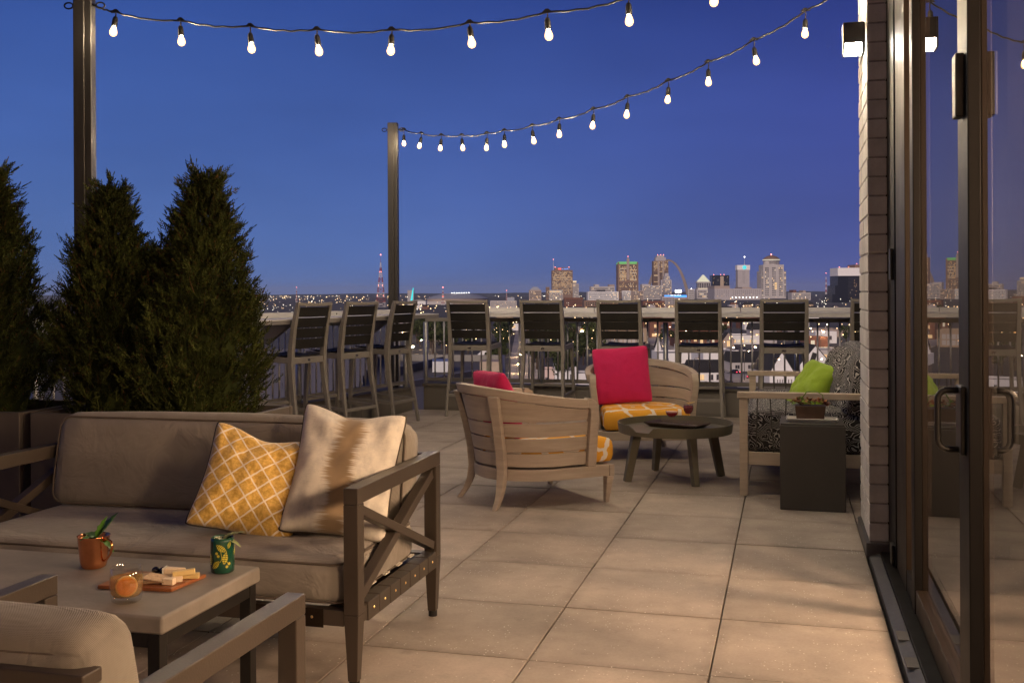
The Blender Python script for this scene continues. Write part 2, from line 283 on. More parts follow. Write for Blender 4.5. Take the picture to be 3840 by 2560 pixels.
glass('thick_glass', (0.97, 0.98, 1.0))
def front_fresnel(nt, ior):
    f = node(nt, 'ShaderNodeFresnel', {'IOR': ior}); g_ = node(nt, 'ShaderNodeNewGeometry'); sb = node(nt, 'ShaderNodeMath', {0: 1.0}, operation='SUBTRACT'); link(nt, g_.outputs['Backfacing'], sb.inputs[1])
    mu = node(nt, 'ShaderNodeMath', operation='MULTIPLY'); link(nt, f.outputs[0], mu.inputs[0]); link(nt, sb.outputs[0], mu.inputs[1]); return mu
def door_glass():
    m, nt, b = new_mat('door_glass')
    for n in list(nt.nodes):
        if n.type != 'OUTPUT_MATERIAL': nt.nodes.remove(n)
    out = [n for n in nt.nodes if n.type == 'OUTPUT_MATERIAL'][0]
    tr = node(nt, 'ShaderNodeBsdfTransparent'); tr.inputs[0].default_value = (0.80, 0.80, 0.80, 1)
    gl = node(nt, 'ShaderNodeBsdfGlossy'); gl.inputs['Roughness'].default_value = 0.006; gl.inputs[0].default_value = (0.95, 0.93, 0.92, 1)
    fr = front_fresnel(nt, 2.1); mx = node(nt, 'ShaderNodeMixShader')
    link(nt, fr.outputs[0], mx.inputs[0]); link(nt, tr.outputs[0], mx.inputs[1]); link(nt, gl.outputs[0], mx.inputs[2]); link(nt, mx.outputs[0], out.inputs[0])
door_glass()
def thin_glass():
    m, nt, b = new_mat('clear_glass')
    for n in list(nt.nodes):
        if n.type != 'OUTPUT_MATERIAL': nt.nodes.remove(n)
    out = [n for n in nt.nodes if n.type == 'OUTPUT_MATERIAL'][0]
    tr = node(nt, 'ShaderNodeBsdfTransparent'); tr.inputs[0].default_value = (0.97, 0.975, 0.98, 1)
    gl = node(nt, 'ShaderNodeBsdfGlossy'); gl.inputs['Roughness'].default_value = 0.02
    f0 = front_fresnel(nt, 1.9); fr = node(nt, 'ShaderNodeMath', {1: 0.07}, operation='MAXIMUM'); link(nt, f0.outputs[0], fr.inputs[0]); mx = node(nt, 'ShaderNodeMixShader')
    link(nt, fr.outputs[0], mx.inputs[0]); link(nt, tr.outputs[0], mx.inputs[1]); link(nt, gl.outputs[0], mx.inputs[2]); link(nt, mx.outputs[0], out.inputs[0])
thin_glass()
def copper():
    m = mat('copper', (0.90, 0.38, 0.17), 0.12, 1.0, 0.10, 30.0, 0.06, 120)
copper()
def liquid(name, col, dens):
    m, nt, b = new_mat(name)
    b.inputs['Base Color'].default_value = (*col, 1); b.inputs['Transmission Weight'].default_value = dens; b.inputs['Roughness'].default_value = 0.08; b.inputs['IOR'].default_value = 1.33
def clear_drink(name, tint, body, fac):
    m, nt, b = new_mat(name); b.inputs['Base Color'].default_value = (*body, 1); b.inputs['Roughness'].default_value = 0.12
    out = [n for n in nt.nodes if n.type == 'OUTPUT_MATERIAL'][0]; tr = node(nt, 'ShaderNodeBsdfTransparent'); tr.inputs[0].default_value = (*tint, 1)
    mx = node(nt, 'ShaderNodeMixShader', {0: fac}); link(nt, tr.outputs[0], mx.inputs[1]); link(nt, b.outputs[0], mx.inputs[2]); link(nt, mx.outputs[0], out.inputs[0])
clear_drink('orange_drink', (0.97, 0.80, 0.48), (0.78, 0.54, 0.24), 0.26); clear_drink('red_drink', (0.80, 0.06, 0.06), (0.55, 0.02, 0.03), 0.6); clear_drink('plum_drink', (0.75, 0.25, 0.28), (0.42, 0.10, 0.13), 0.5)
mat('foam', (0.80, 0.50, 0.48), 0.8)
mat('orange_rind', (0.85, 0.55, 0.20), 0.5); mat('orange_flesh', (0.80, 0.30, 0.02), 0.35, 0, 0.25, 40.0)
mat('cracker', (0.66, 0.47, 0.29), 0.85, 0, 0.22, 60.0, 0.5, 160)
mat('cheese_yellow', (0.82, 0.62, 0.26), 0.55, 0, 0.06, 10.0); mat('cheese_white', (0.84, 0.68, 0.48), 0.6, 0, 0.10, 20.0, 0.2, 80)
mat('cheese_rind', (0.60, 0.58, 0.52), 0.8, 0, 0.25, 40.0, 0.4, 90)
mat('olive_black', (0.010, 0.008, 0.012), 0.15, coat=0.5)
mat('mint', (0.055, 0.155, 0.018), 0.55, 0, 0.25, 30.0); mat('pale_leaf', (0.30, 0.34, 0.14), 0.5, 0, 0.25, 30.0)
mat('green_enamel', (0.006, 0.062, 0.036), 0.14, 0.0, 0.25, 8.0, coat=0.6); mat('gold_print', (0.55, 0.50, 0.05), 0.35, 0.0, 0.15, 20.0)
mat('succulent_tan', (0.45, 0.20, 0.10), 0.6, 0, 0.35, 30.0); mat('succulent_red', (0.16, 0.035, 0.022), 0.6, 0, 0.3, 30.0); mat('succulent_green', (0.18, 0.30, 0.06), 0.55, 0, 0.3, 30.0)

def needle_mat(name, c1, c2, brown=0.0):
    m, nt, b = new_mat(name)
    ge = node(nt, 'ShaderNodeNewGeometry'); rp = node(nt, 'ShaderNodeValToRGB'); r_ = rp.color_ramp; r_.elements[0].color = (*c1, 1); r_.elements[1].color = (*c2, 1); r_.elements[1].position = 1.0 - brown
    if brown: e_ = r_.elements.new(1.0 - brown * 0.9); e_.color = (0.075, 0.042, 0.016, 1)
    tc = node(nt, 'ShaderNodeTexCoord'); nz = node(nt, 'ShaderNodeTexNoise', {'Scale': 7.0 if brown else 0.5, 'Detail': 2.0}); link(nt, tc.outputs['Object'], nz.inputs['Vector'])
    mr = node(nt, 'ShaderNodeMapRange', {1: 0.3, 2: 0.7, 3: 0.55, 4: 1.45}); link(nt, nz.outputs[0], mr.inputs[0]); vm = node(nt, 'ShaderNodeVectorMath', operation='SCALE'); link(nt, rp.outputs[0], vm.inputs[0]); link(nt, mr.outputs[0], vm.inputs['Scale'])
    link(nt, ge.outputs['Random Per Island'], rp.inputs[0]); link(nt, vm.outputs[0], b.inputs['Base Color']); b.inputs['Roughness'].default_value = 0.8; b.inputs['Specular IOR Level'].default_value = 0.15
needle_mat('arborvitae', (0.012, 0.020, 0.004), (0.062, 0.074, 0.016), 0.06)
needle_mat('city_leaf', (0.022, 0.032, 0.012), (0.055, 0.065, 0.024))

# lamps
emit('bulb_glow', (1.0, 0.83, 0.62), 5400.0)
def bulb_glass():
    m, nt, b = new_mat('bulb_glass')
    for n in list(nt.nodes):
        if n.type != 'OUTPUT_MATERIAL': nt.nodes.remove(n)
    out = [n for n in nt.nodes if n.type == 'OUTPUT_MATERIAL'][0]
    tr = node(nt, 'ShaderNodeBsdfTransparent'); tr.inputs[0].default_value = (0.95, 0.88, 0.72, 1); em = node(nt, 'ShaderNodeEmission'); em.inputs[0].default_value = (1.0, 0.56, 0.20, 1); em.inputs[1].default_value = 6.5
    mx = node(nt, 'ShaderNodeMixShader', {0: 0.5}); link(nt, tr.outputs[0], mx.inputs[1]); link(nt, em.outputs[0], mx.inputs[2]); link(nt, mx.outputs[0], out.inputs[0]); m.cycles.emission_sampling = 'NONE'
bulb_glass()
emit('sconce_glow', (1.0, 0.90, 0.76), 210.0)
emit('added_key_glow', (1.0, 0.64, 0.38), 215.0)  # glow of the lamps added in the unseen lounge

# ------------------------------------------------------------------ mesh building
class MB:
    def __init__(s): s.v = []; s.f = []; s.mi = []; s.uv = {}
    def add(s, vs, fs, mi=0):
        b = len(s.v); s.v += [tuple(p) for p in vs]
        for f in fs: s.f.append(tuple(i + b for i in f)); s.mi.append(mi)
        return s
    def box(s, x0, x1, y0, y1, z0, z1, mi=0):
        return s.add([(x0, y0, z0), (x1, y0, z0), (x1, y1, z0), (x0, y1, z0), (x0, y0, z1), (x1, y0, z1), (x1, y1, z1), (x0, y1, z1)],
                     [(0, 3, 2, 1), (4, 5, 6, 7), (0, 1, 5, 4), (1, 2, 6, 5), (2, 3, 7, 6), (3, 0, 4, 7)], mi)
    def hexa(s, bot, top, mi=0):
        return s.add(list(bot) + list(top), [(0, 3, 2, 1), (4, 5, 6, 7), (0, 1, 5, 4), (1, 2, 6, 5), (2, 3, 7, 6), (3, 0, 4, 7)], mi)
    def beam(s, p, q, w, h, up=(0, 0, 1), w2=None, h2=None, mi=0):
        p, q = Vector(p), Vector(q); d = (q - p).normalized(); up = Vector(up)
        a = d.cross(up); a = a.normalized() if a.length > 1e-6 else Vector((1, 0, 0)); b = a.cross(d).normalized()
        w2 = w if w2 is None else w2; h2 = h if h2 is None else h2
        A = [p + a * sx * w / 2 + b * sy * h / 2 for sx, sy in ((-1, -1), (1, -1), (1, 1), (-1, 1))]
        B = [q + a * sx * w2 / 2 + b * sy * h2 / 2 for sx, sy in ((-1, -1), (1, -1), (1, 1), (-1, 1))]
        return s.add(A + B, [(0, 3, 2, 1), (4, 5, 6, 7), (0, 1, 5, 4), (1, 2, 6, 5), (2, 3, 7, 6), (3, 0, 4, 7)], mi)
    def sweep(s, secs, closed=False, mi=0, caps=True):
        n = len(secs[0]); base = len(s.v)
        for sec in secs: s.v += [tuple(p) for p in sec]
        m = len(secs)
        for i in range(m if closed else m - 1):
            a = base + i * n; b = base + ((i + 1) % m) * n
            for j in range(n):
                k = (j + 1) % n; s.f.append((a + j, a + k, b + k, b + j)); s.mi.append(mi)
        if caps and not closed:
            s.f.append(tuple(base + j for j in reversed(range(n)))); s.mi.append(mi)
            s.f.append(tuple(base + (m - 1) * n + j for j in range(n))); s.mi.append(mi)
        return s
    def tube(s, pts, r, n=8, closed=False, mi=0):
        pts = [Vector(p) for p in pts]; secs = []; m = len(pts); prev = None
        for i, p in enumerate(pts):
            if closed: d = pts[(i + 1) % m] - pts[i - 1]
            else: d = pts[min(i + 1, m - 1)] - pts[max(i - 1, 0)]
            d = d.normalized() if d.length > 1e-9 else Vector((0, 0, 1))
            if prev is None:
                a = d.cross(Vector((0, 0, 1)));
                if a.length < 1e-3: a = d.cross(Vector((1, 0, 0)))
            else: a = prev - d * prev.dot(d)
            a.normalize(); prev = a; b = d.cross(a)
            rr = r[i] if isinstance(r, (list, tuple)) else r
            secs.append([p + (a * math.cos(t) + b * math.sin(t)) * rr for t in (2 * math.pi * j / n for j in range(n))])
        return s.sweep(secs, closed, mi)
    def lathe(s, prof, n=24, c=(0, 0, 0), mi=0, caps=False):
        secs = [[(c[0] + r * math.cos(2 * math.pi * j / n), c[1] + r * math.sin(2 * math.pi * j / n), c[2] + z) for j in range(n)] for r, z in prof]
        return s.sweep(secs, False, mi, caps)
    def prism(s, poly, y0, y1, mi=0):          # polygon in XZ, extruded along Y
        n = len(poly)
        return s.add([(x, y0, z) for x, z in poly] + [(x, y1, z) for x, z in poly],
                     [tuple(range(n)), tuple(range(2 * n - 1, n - 1, -1))] + [(i, i + n, (i + 1) % n + n, (i + 1) % n) for i in range(n)], mi)
    def slab(s, poly, z0, z1, mi=0):           # polygon in XY, extruded along Z
        n = len(poly)
        return s.add([(x, y, z0) for x, y in poly] + [(x, y, z1) for x, y in poly],
                     [tuple(range(n - 1, -1, -1)), tuple(range(n, 2 * n))] + [(i, (i + 1) % n, (i + 1) % n + n, i + n) for i in range(n)], mi)
    def mesh(s, name, mats):
        me = bpy.data.meshes.new(name); me.from_pydata(s.v, [], s.f); me.validate()
        for m in (mats if isinstance(mats, (list, tuple)) else [mats]): me.materials.append(M[m])
        if len(me.polygons) == len(s.mi) and any(s.mi): me.polygons.foreach_set('material_index', s.mi)
        bm = bmesh.new(); bm.from_mesh(me); bmesh.ops.recalc_face_normals(bm, faces=bm.faces[:]); bm.to_mesh(me); bm.free()
        return me
    def build(s, name, mats, parent=None, loc=(0, 0, 0), rz=0.0, smooth=False, bevel=0.0, seg=2, rot=None):
        return obj(name, s.mesh(name, mats), parent, loc, rz, smooth, bevel, seg, rot)

def obj(name, me, parent=None, loc=(0, 0, 0), rz=0.0, smooth=False, bevel=0.0, seg=2, rot=None):
    o = bpy.data.objects.new(name, me); COL.objects.link(o); o.parent = parent
    o.location = loc; o.rotation_euler = rot if rot else (0, 0, rz)
    if smooth: me.shade_smooth()
    if bevel:
        md = o.modifiers.new('bevel', 'BEVEL'); md.width = bevel; md.segments = seg; md.limit_method = 'ANGLE'; md.angle_limit = R(35)
        me.shade_smooth(); md.harden_normals = True
    return o
def tag(o, label=None, cat=None, group=None, kind=None):
    if label: o['label'] = label
    if cat: o['category'] = cat
    if group: o['group'] = group
    if kind: o['kind'] = kind
    return o
def thing(name, label, cat, loc=(0, 0, 0), rz=0.0, group=None):
    o = bpy.data.objects.new(name, None); o.empty_display_size = 0.1; COL.objects.link(o); o.location = loc; o.rotation_euler = (0, 0, rz)
    return tag(o, label, cat, group)
def copy_tree(o, loc, rz, label, parent=None):
    c = o.copy(); COL.objects.link(c)
    if parent is None: c.location = loc; c.rotation_euler = (0, 0, rz); c['label'] = label
    else: c.parent = parent
    for ch in list(o.children): copy_tree(ch, None, None, None, c)
    return c
def ring(cx, cy, r, z, n=24, a0=0.0): return [(cx + r * math.cos(a0 + 2 * math.pi * i / n), cy + r * math.sin(a0 + 2 * math.pi * i / n), z) for i in range(n)]
def rrect(hx, hy, r, n=5):
    pts = []
    for cx, cy, a in ((hx - r, hy - r, 0), (-hx + r, hy - r, 90), (-hx + r, -hy + r, 180), (hx - r, -hy + r, 270)):
        for i in range(n + 1):
            t = R(a + 90 * i / n); pts.append((cx + r * math.cos(t), cy + r * math.sin(t)))
    return pts
def cushion_mb(hx, hy, hz, r=0.04, bulge=0.02, seed=0, n=16, wob=0.004):
    mb = MB(); half = (hx, hy, hz); ts = [math.sin((i / n * 2 - 1) * math.pi / 2) for i in range(n + 1)]
    for ax in range(3):
        for sg in (-1, 1):
            vs = []
            for i in range(n + 1):
                for j in range(n + 1):
                    p = [0, 0, 0]; p[ax] = sg * half[ax]; p[(ax + 1) % 3] = ts[i] * half[(ax + 1) % 3]; p[(ax + 2) % 3] = ts[j] * half[(ax + 2) % 3]
                    inn = Vector([max(-half[k] + r, min(half[k] - r, p[k])) for k in range(3)]); d = Vector(p) - inn
                    q = inn + d.normalized() * r if d.length > 1e-9 else inn
                    fx, fy, fz = (1 - (p[k] / half[k]) ** 2 for k in range(3))
                    q.z += (1 if p[2] > 0 else -0.3) * bulge * math.sqrt(max(0, fx * fy)) * abs(p[2]) / hz
                    q.x += (1 if p[0] > 0 else -1) * bulge * 0.5 * math.sqrt(max(0, fy * fz)) * (abs(p[0]) / hx) ** 4
                    q.y += (1 if p[1] > 0 else -1) * bulge * 0.6 * math.sqrt(max(0, fx * fz)) * (abs(p[1]) / hy) ** 4
                    q += noise.noise_vector(q * 5.0 + Vector((seed * 7.3, 0, 0))) * wob
                    vs.append(q)
            fs = [(i * (n + 1) + j, (i + 1) * (n + 1) + j, (i + 1) * (n + 1) + j + 1, i * (n + 1) + j + 1) for i in range(n) for j in range(n)]
            mb.add(vs, fs)
    return mb
def weld(me, d=1e-4):
    bm = bmesh.new(); bm.from_mesh(me); bmesh.ops.remove_doubles(bm, verts=bm.verts[:], dist=d); bmesh.ops.recalc_face_normals(bm, faces=bm.faces[:]); bm.to_mesh(me); bm.free(); return me
def cushion(name, hx, hy, hz, m, parent, loc, rot=(0, 0, 0), r=0.04, bulge=0.02, seed=0, pipe=None, pr=0.0045):
    me = weld(cushion_mb(hx, hy, hz, r, bulge, seed).mesh(name, m)); o = obj(name, me, parent, loc, smooth=True, rot=rot)
    if pipe:
        mb = MB()
        for z in (hz - r * 0.30, -hz + r * 0.30):
            off = r * 0.29
            mb.tube([(x, y, z + (bulge * 0.1 if z > 0 else 0)) for x, y in rrect(hx - off + 0.004 + bulge * 0.12, hy - off + 0.004 + bulge * 0.15, r * 0.9)], pr, 6, True)
        mb.build('piping', pipe, o, smooth=True)
    return o
def pillow(name, w, h, t, m, label, loc, rot, pipe='piping_dark', pinch=0.09, seed=0, wr=0.010, group=None, n=30, chop=0.0):
    """throw pillow standing in its local XZ plane, seam round the outline, soft ears at the corners"""
    ts = [math.sin((i / n * 2 - 1) * math.pi / 2) for i in range(n + 1)]; mb = MB(); vs = []; uv = []
    for sg in (1, -1):
        for i in range(n + 1):
            for j in range(n + 1):
                u, v = ts[i], ts[j]
                x = w / 2 * u * (1 - pinch * (1 - v * v)); z = h / 2 * v * (1 - pinch * (1 - u * u))
                z -= chop * max(0.0, v) ** 2 * math.exp(-(u / 0.42) ** 2)
                cr_ = 1 - 0.055 * (abs(u) * abs(v)) ** 7; x *= cr_; z *= cr_
                th = t / 2 * (max(0, (1 - u * u) * (1 - v * v))) ** 0.36
                p = Vector((x, -sg * th, z)); nz = noise.noise(Vector((u * 2.2 + seed * 9, v * 2.2, sg * 3.0))); nz2 = noise.noise(Vector((u * 5 + seed * 5, v * 5, sg * 5.0)))
                p.y += -sg * (nz * wr * 1.6 + nz2 * wr) * (1 - abs(u) ** 6) * (1 - abs(v) ** 6)
                p.y += 0.012 * math.sin(2.5 * u + seed) * (abs(v) ** 2)
                vs.append(p); uv.append(((u + 1) / 2, (v + 1) / 2))
    N = (n + 1) ** 2
    fs = [(b + i * (n + 1) + j, b + (i + 1) * (n + 1) + j, b + (i + 1) * (n + 1) + j + 1, b + i * (n + 1) + j + 1) for b in (0, N) for i in range(n) for j in range(n)]
    me = bpy.data.meshes.new(name); me.from_pydata([tuple(p) for p in vs], [], fs); me.materials.append(M[m])
    ul = me.uv_layers.new(name='UVMap')
    for lp in me.loops: ul.data[lp.index].uv = uv[lp.vertex_index]
    weld(me); o = obj(name, me, None, loc, smooth=True, rot=rot); tag(o, label, 'pillow', group)
    if pipe:
        pts = []
        for e in range(4):
            for i in range(n):
                u, v = ((ts[i], -1), (1, ts[i]), (-ts[i], 1), (-1, -ts[i]))[e]
                cr_ = 1.004 - 0.055 * (abs(u) * abs(v)) ** 7; pts.append((w / 2 * u * (1 - pinch * (1 - v * v)) * cr_, 0.012 * math.sin(2.5 * u + seed) * abs(v) ** 2, h / 2 * v * (1 - pinch * (1 - u * u)) * cr_ - chop * cr_ * max(0.0, v) ** 2 * math.exp(-(u / 0.42) ** 2)))
        MB().tube(pts, 0.0042, 6, True).build('piping', pipe, o, smooth=True)
    return o

# ------------------------------------------------------------------ terrace floor: one slab, one object per paver
TILE, X_D, Y_J = 0.6096, 0.360, 5.277
E_DIR = Vector((math.sin(R(12.7)), math.cos(R(12.7)), 0)); N_DIR = Vector((E_DIR.y, -E_DIR.x, 0)); CORNER = Vector((-3.86, 10.60, 0))
def left_off(x, y): return (Vector((x, y, 0)) - CORNER).dot(N_DIR)
def along(s, off, z=0.0): return CORNER + N_DIR * off - E_DIR * s + Vector((0, 0, z))
poly = [(0.62, -1.2), (0.62, 5.75), (2.0, 5.75), (2.0, 10.62), (-3.87, 10.62), tuple(along(12.2, 0.0))[:2], (-6.6, -1.2)]
terrace = MB().slab(poly, -0.35, -0.035).build('terrace_floor', 'membrane'); tag(terrace, kind='structure')
g = 0.0025
pm = {}
def paver_mesh(x0, x1, y0, y1):
    key = (round(x1 - x0, 3), round(y1 - y0, 3))
    if key not in pm: pm[key] = MB().box(-key[0] / 2 + g, key[0] / 2 - g, -key[1] / 2 + g, key[1] / 2 - g, -0.03, 0).mesh('paver', 'paver')
    return pm[key]
for i in range(-9, 4):
    for j in range(-9, 11):
        x0, y0 = X_D + (i - 1) * TILE, Y_J + (j - 1) * TILE; x1, y1 = x0 + TILE, y0 + TILE
        if i >= 1 and y0 < 5.2: continue
        if y0 > 10.5 or y1 < -1.0: continue
        y1c = min(y1, 10.60)
        if i >= 1 and y0 < 5.75: y0 = max(y0, 5.75)
        if x0 > 1.6 or y1c - y0 < 0.05: continue
        if left_off((x0 + x1) / 2, (y0 + y1c) / 2) < -0.02: continue
        o = obj('paver', paver_mesh(x0, x1, y0, y1c), terrace, ((x0 + x1) / 2, (y0 + y1c) / 2, random.uniform(-0.0015, 0.0015)), bevel=0.003, seg=1)
        o.rotation_euler = (random.uniform(-.0012, .0012), random.uniform(-.0012, .0012), random.uniform(-.0015, .0015))

# ------------------------------------------------------------------ parapets, railings, bar counters
def oriented(p, q):                     # frame running from p to q: x along, y to the left
    d = (q - p); return p, math.atan2(d.y, d.x), d.length
def parapet(name, label, p, q, w0, w1, h):
    o, a, L = oriented(p, q); t = thing(name, label, 'parapet', o, a)
    MB().box(0, L, w0, w1, -0.3, h).build('core', 'clad_grey', t, bevel=0.006)
    MB().box(-0.01, L + 0.01, w0 - 0.02, w1 + 0.02, h, h + 0.03).build('coping', 'membrane', t, bevel=0.005)
    k = 0.0
    while k < L - 0.3:
        MB().box(k + 0.004, min(k + 0.9, L) - 0.004, w0 - 0.006, w0, 0.02, h - 0.02).build('cladding_panel', 'clad_grey', t, bevel=0.002); k += 0.9
    return t
FAR_A, FAR_B = Vector((-3.80, 10.63, 0)), Vector((1.55, 10.63, 0))
LEFT_A, LEFT_B = along(6.4, 0.0), along(0.0, 0.0)
parapet('roof_parapet', 'low dark grey parapet along the far edge under the row of bar stools', FAR_A, FAR_B, 0.0, 0.16, 0.25)
parapet('roof_parapet', 'low dark grey parapet running from the planters to the railing corner', LEFT_A, LEFT_B - E_DIR * 0.06, 0.02, 0.18, 0.22)
bal_me = MB().tube([(0, 0, 0), (0, 0, 1)], 0.0085, 8).mesh('baluster', 'baluster')
def railing(label, p, q, z0, z1, step, posts):
    o, a, L = oriented(p, q); t = thing('railing', label, 'railing', o, a)
    MB().box(0, L, -0.02, 0.02, z0, z0 + 0.04).build('bottom_rail', 'stool_frame', t, bevel=0.004)
    MB().box(0, L, -0.02, 0.02, z1 - 0.04, z1).build('top_rail', 'stool_frame', t, bevel=0.004)
    for s in posts: MB().tube([(s, 0.0, 0.0), (s, 0, z1 - 0.045)], 0.026, 12).build('post', 'galvanised', t, smooth=True)
    n = int(L / step)
    for i in range(1, n):
        if min(abs(i * step - s) for s in posts) < 0.04: continue
        b = obj('baluster', bal_me, t, (i * step, 0, z0 + 0.04), smooth=True); b.scale = (1, 1, z1 - z0 - 0.08)
    return t
railing('galvanised railing with thin balusters behind the far row of bar stools', FAR_A + Vector((0, .08, 0)), FAR_B + Vector((0, .08, 0)), 0.30, 0.985, 0.105, (0.0, 1.3, 2.6, 3.9, 5.2))
railing('galvanised railing with close balusters behind the three angled bar stools', LEFT_A + N_DIR * -0.07, LEFT_B + N_DIR * -0.07 - E_DIR * 0.06, 0.28, 0.985, 0.088, (0.3, 1.7, 3.1, 4.5, 6.28))
def bar(label, p, q, y0, y1, zt, up, name='bar_counter', lip='counter'):
    o, a, L = oriented(p, q); t = thing(name, label, 'counter', o, a)
    MB().box(0, L, y0, y1, zt - 0.012, zt).build('counter_top', 'counter', t, bevel=0.003)
    MB().box(0, L, y0 + 0.0, y0 + 0.014, zt - 0.045, zt - 0.0125).build('front_lip', lip, t, bevel=0.003)
    k = 0.0
    while k < L - 0.1:
        e = min(k + 1.5, L)
        MB().box(k + 0.003, e - 0.003, y1 + 0.002, y1 + 0.05, zt - 0.05, zt + up).build('upstand_panel', 'counter', t, bevel=0.004)
        MB().tube([(k + 0.2, y1 + 0.0025, zt + up * 0.45), (k + 0.2, y1 - 0.004, zt + up * 0.45)], 0.006, 8).build('screw', 'black_steel', t)
        k += 1.5
    n = max(2, int(L / 1.35))
    for i in range(n):
        s = (i + 0.5) * L / n
        MB().hexa([(s - .02, y1 - .04, zt - .22), (s + .02, y1 - .04, zt - .22), (s + .02, y1 + .0, zt - .22), (s - .02, y1 + .0, zt - .22)],
                  [(s - .02, y0 + .05, zt - .014), (s + .02, y0 + .05, zt - .014), (s + .02, y1, zt - .014), (s - .02, y1, zt - .014)]).build('bracket', 'counter_side', t)
    return t
bar('white metal bar counter along the far railing, in front of the skyline', Vector((-3.45, 10.40, 0)), Vector((1.55, 10.40, 0)), 0.0, 0.36, 1.046, 0.045)
bar('grey metal bar counter running along the angled railing beside the trees', along(6.2, 0.46), along(0.30, 0.46), 0.0, 0.40, 1.042, 0.045, lip='counter_side')

# ------------------------------------------------------------------ bar stools
def make_stool(label):
    t = thing('bar_stool', label, 'bar stool')
    W = 0.205
    for sx in (-1, 1):
        x = sx * W
        # rear stile: back leg sweeping backwards, upper part leaning back
        path = [(x * 1.10, -0.275, 0.0), (x * 1.05, -0.235, 0.25), (x, -0.195, 0.50), (x, -0.180, 0.66), (x, -0.185, 0.78), (x, -0.215, 0.98), (x, -0.262, 1.165)]
        secs = []
        for (px, py, pz), w, d in zip(path, (.026, .030, .036, .040, .040, .036, .030), (.030, .036, .046, .052, .050, .044, .036)):
            secs.append([(px - w / 2, py - d / 2, pz), (px + w / 2, py - d / 2, pz), (px + w / 2, py + d / 2, pz), (px - w / 2, py + d / 2, pz)])
        MB().sweep(secs).build('rear_leg', 'stool_frame', t, bevel=0.005)
        MB().beam((x * 1.12, 0.235, 0.0), (x, 0.20, 0.70), 0.028, 0.034, (0, 1, 0), 0.034, 0.044).build('front_leg', 'stool_frame', t, bevel=0.005)
        MB().beam((x, -0.18, 0.695), (x, 0.215, 0.71), 0.030, 0.050).build('seat_rail', 'stool_frame', t, bevel=0.004)
        MB().beam((x * 1.07, -0.245, 0.22), (x * 1.09, 0.222, 0.24), 0.022, 0.030).build('stretcher', 'stool_frame', t, bevel=0.003)
    MB().box(-W, W, -0.198, -0.170, 0.665, 0.720).build('seat_rail', 'stool_frame', t, bevel=0.004)
    MB().box(-W, W, 0.190, 0.222, 0.680, 0.730).build('seat_rail', 'stool_frame', t, bevel=0.004)
    MB().box(-W * 1.08, W * 1.08, 0.212, 0.240, 0.28, 0.310).build('footrest', 'stool_frame', t, bevel=0.004)
    MB().box(-W * 1.06, W * 1.06, -0.252, -0.232, 0.20, 0.228).build('stretcher', 'stool_frame', t, bevel=0.003)
    MB().box(-0.017, 0.017, -0.2005, -0.1985, 0.686, 0.701).build('maker_plate', 'chrome', t)
    # top rail, gently dished
    secs = []
    for i in range(9):
        u = i / 8 * 2 - 1; x = u * (W + 0.015); y = -0.265 - 0.018 * (1 - u * u); z = 1.158 + 0.008 * (u * u)
        secs.append([(x, y - .013, z - .012), (x, y + .013, z - .012), (x, y + .013, z + .016), (x, y - .013, z + .016)])
    MB().sweep(secs).build('top_rail', 'stool_frame', t, bevel=0.004)
    for k in range(4):                                    # back slats
        z0, z1 = 0.792 + k * 0.0885, 0.792 + k * 0.0885 + 0.0815
        def by(z): return -0.188 - (z - 0.78) * 0.197
        secs = []
        for i in range(9):
            u = i / 8 * 2 - 1; x = u * (W - 0.017); c = 0.016 * (1 - u * u)
            secs.append([(x, by(z0) - .005 - c, z0), (x, by(z0) + .005 - c, z0), (x, by(z1) + .005 - c, z1), (x, by(z1) - .005 - c, z1)])
        MB().sweep(secs).build('back_slat', 'stool_slat', t, bevel=0.002)
    for k in range(6):                                    # seat slats, saddle shaped
        y0 = -0.162 + k * 0.0595; secs = []
        for i in range(9):
            u = i / 8 * 2 - 1; x = u * (W - 0.018); z = 0.712 + 0.012 * u * u + 0.014 * ((k - 2) / 3) ** 2
            secs.append([(x, y0, z), (x, y0 + .053, z + .004), (x, y0 + .053, z + .014), (x, y0, z + .010)])
        MB().sweep(secs).build('seat_slat', 'stool_slat', t, bevel=0.002)
    return t
ORD = ['first', 'second', 'third', 'fourth', 'fifth', 'sixth']
far_x = (-3.12, -2.352, -1.568, -0.825, -0.033, 0.788)
stool0 = make_stool('x'); first = True
for i, x in enumerate(far_x):
    rz = R(random.uniform(-3, 3))
    lab = ('grey bar stool seen from behind, ' + ['next to the railing corner', 'second from the railing corner, left of the pink pillow', 'directly behind the large pink pillow',
           'just to the right of the pink pillow', 'last whole one before the brick pier', 'half hidden by the brick pier'][i])
    loc = (x, 10.32, 0)
    if first: s = stool0; s.location = loc; s.rotation_euler = (0, 0, rz); s['label'] = lab; first = False
    else: s = copy_tree(stool0, loc, rz, lab)
    s['group'] = 'bar stools along the terrace edge'
ang = math.atan2(-N_DIR.y, -N_DIR.x) - R(90)
for sx, lab in ((1.10, 'grey bar stool turned sideways at the angled counter, closest to the light pole'), (1.77, 'grey bar stool in the middle of the three at the angled counter'),
                (2.46, 'grey bar stool closest to the trees at the angled counter')):
    p = along(sx, 0.30); copy_tree(stool0, p, ang + R(random.uniform(-4, 4)), lab)['group'] = 'bar stools along the terrace edge'

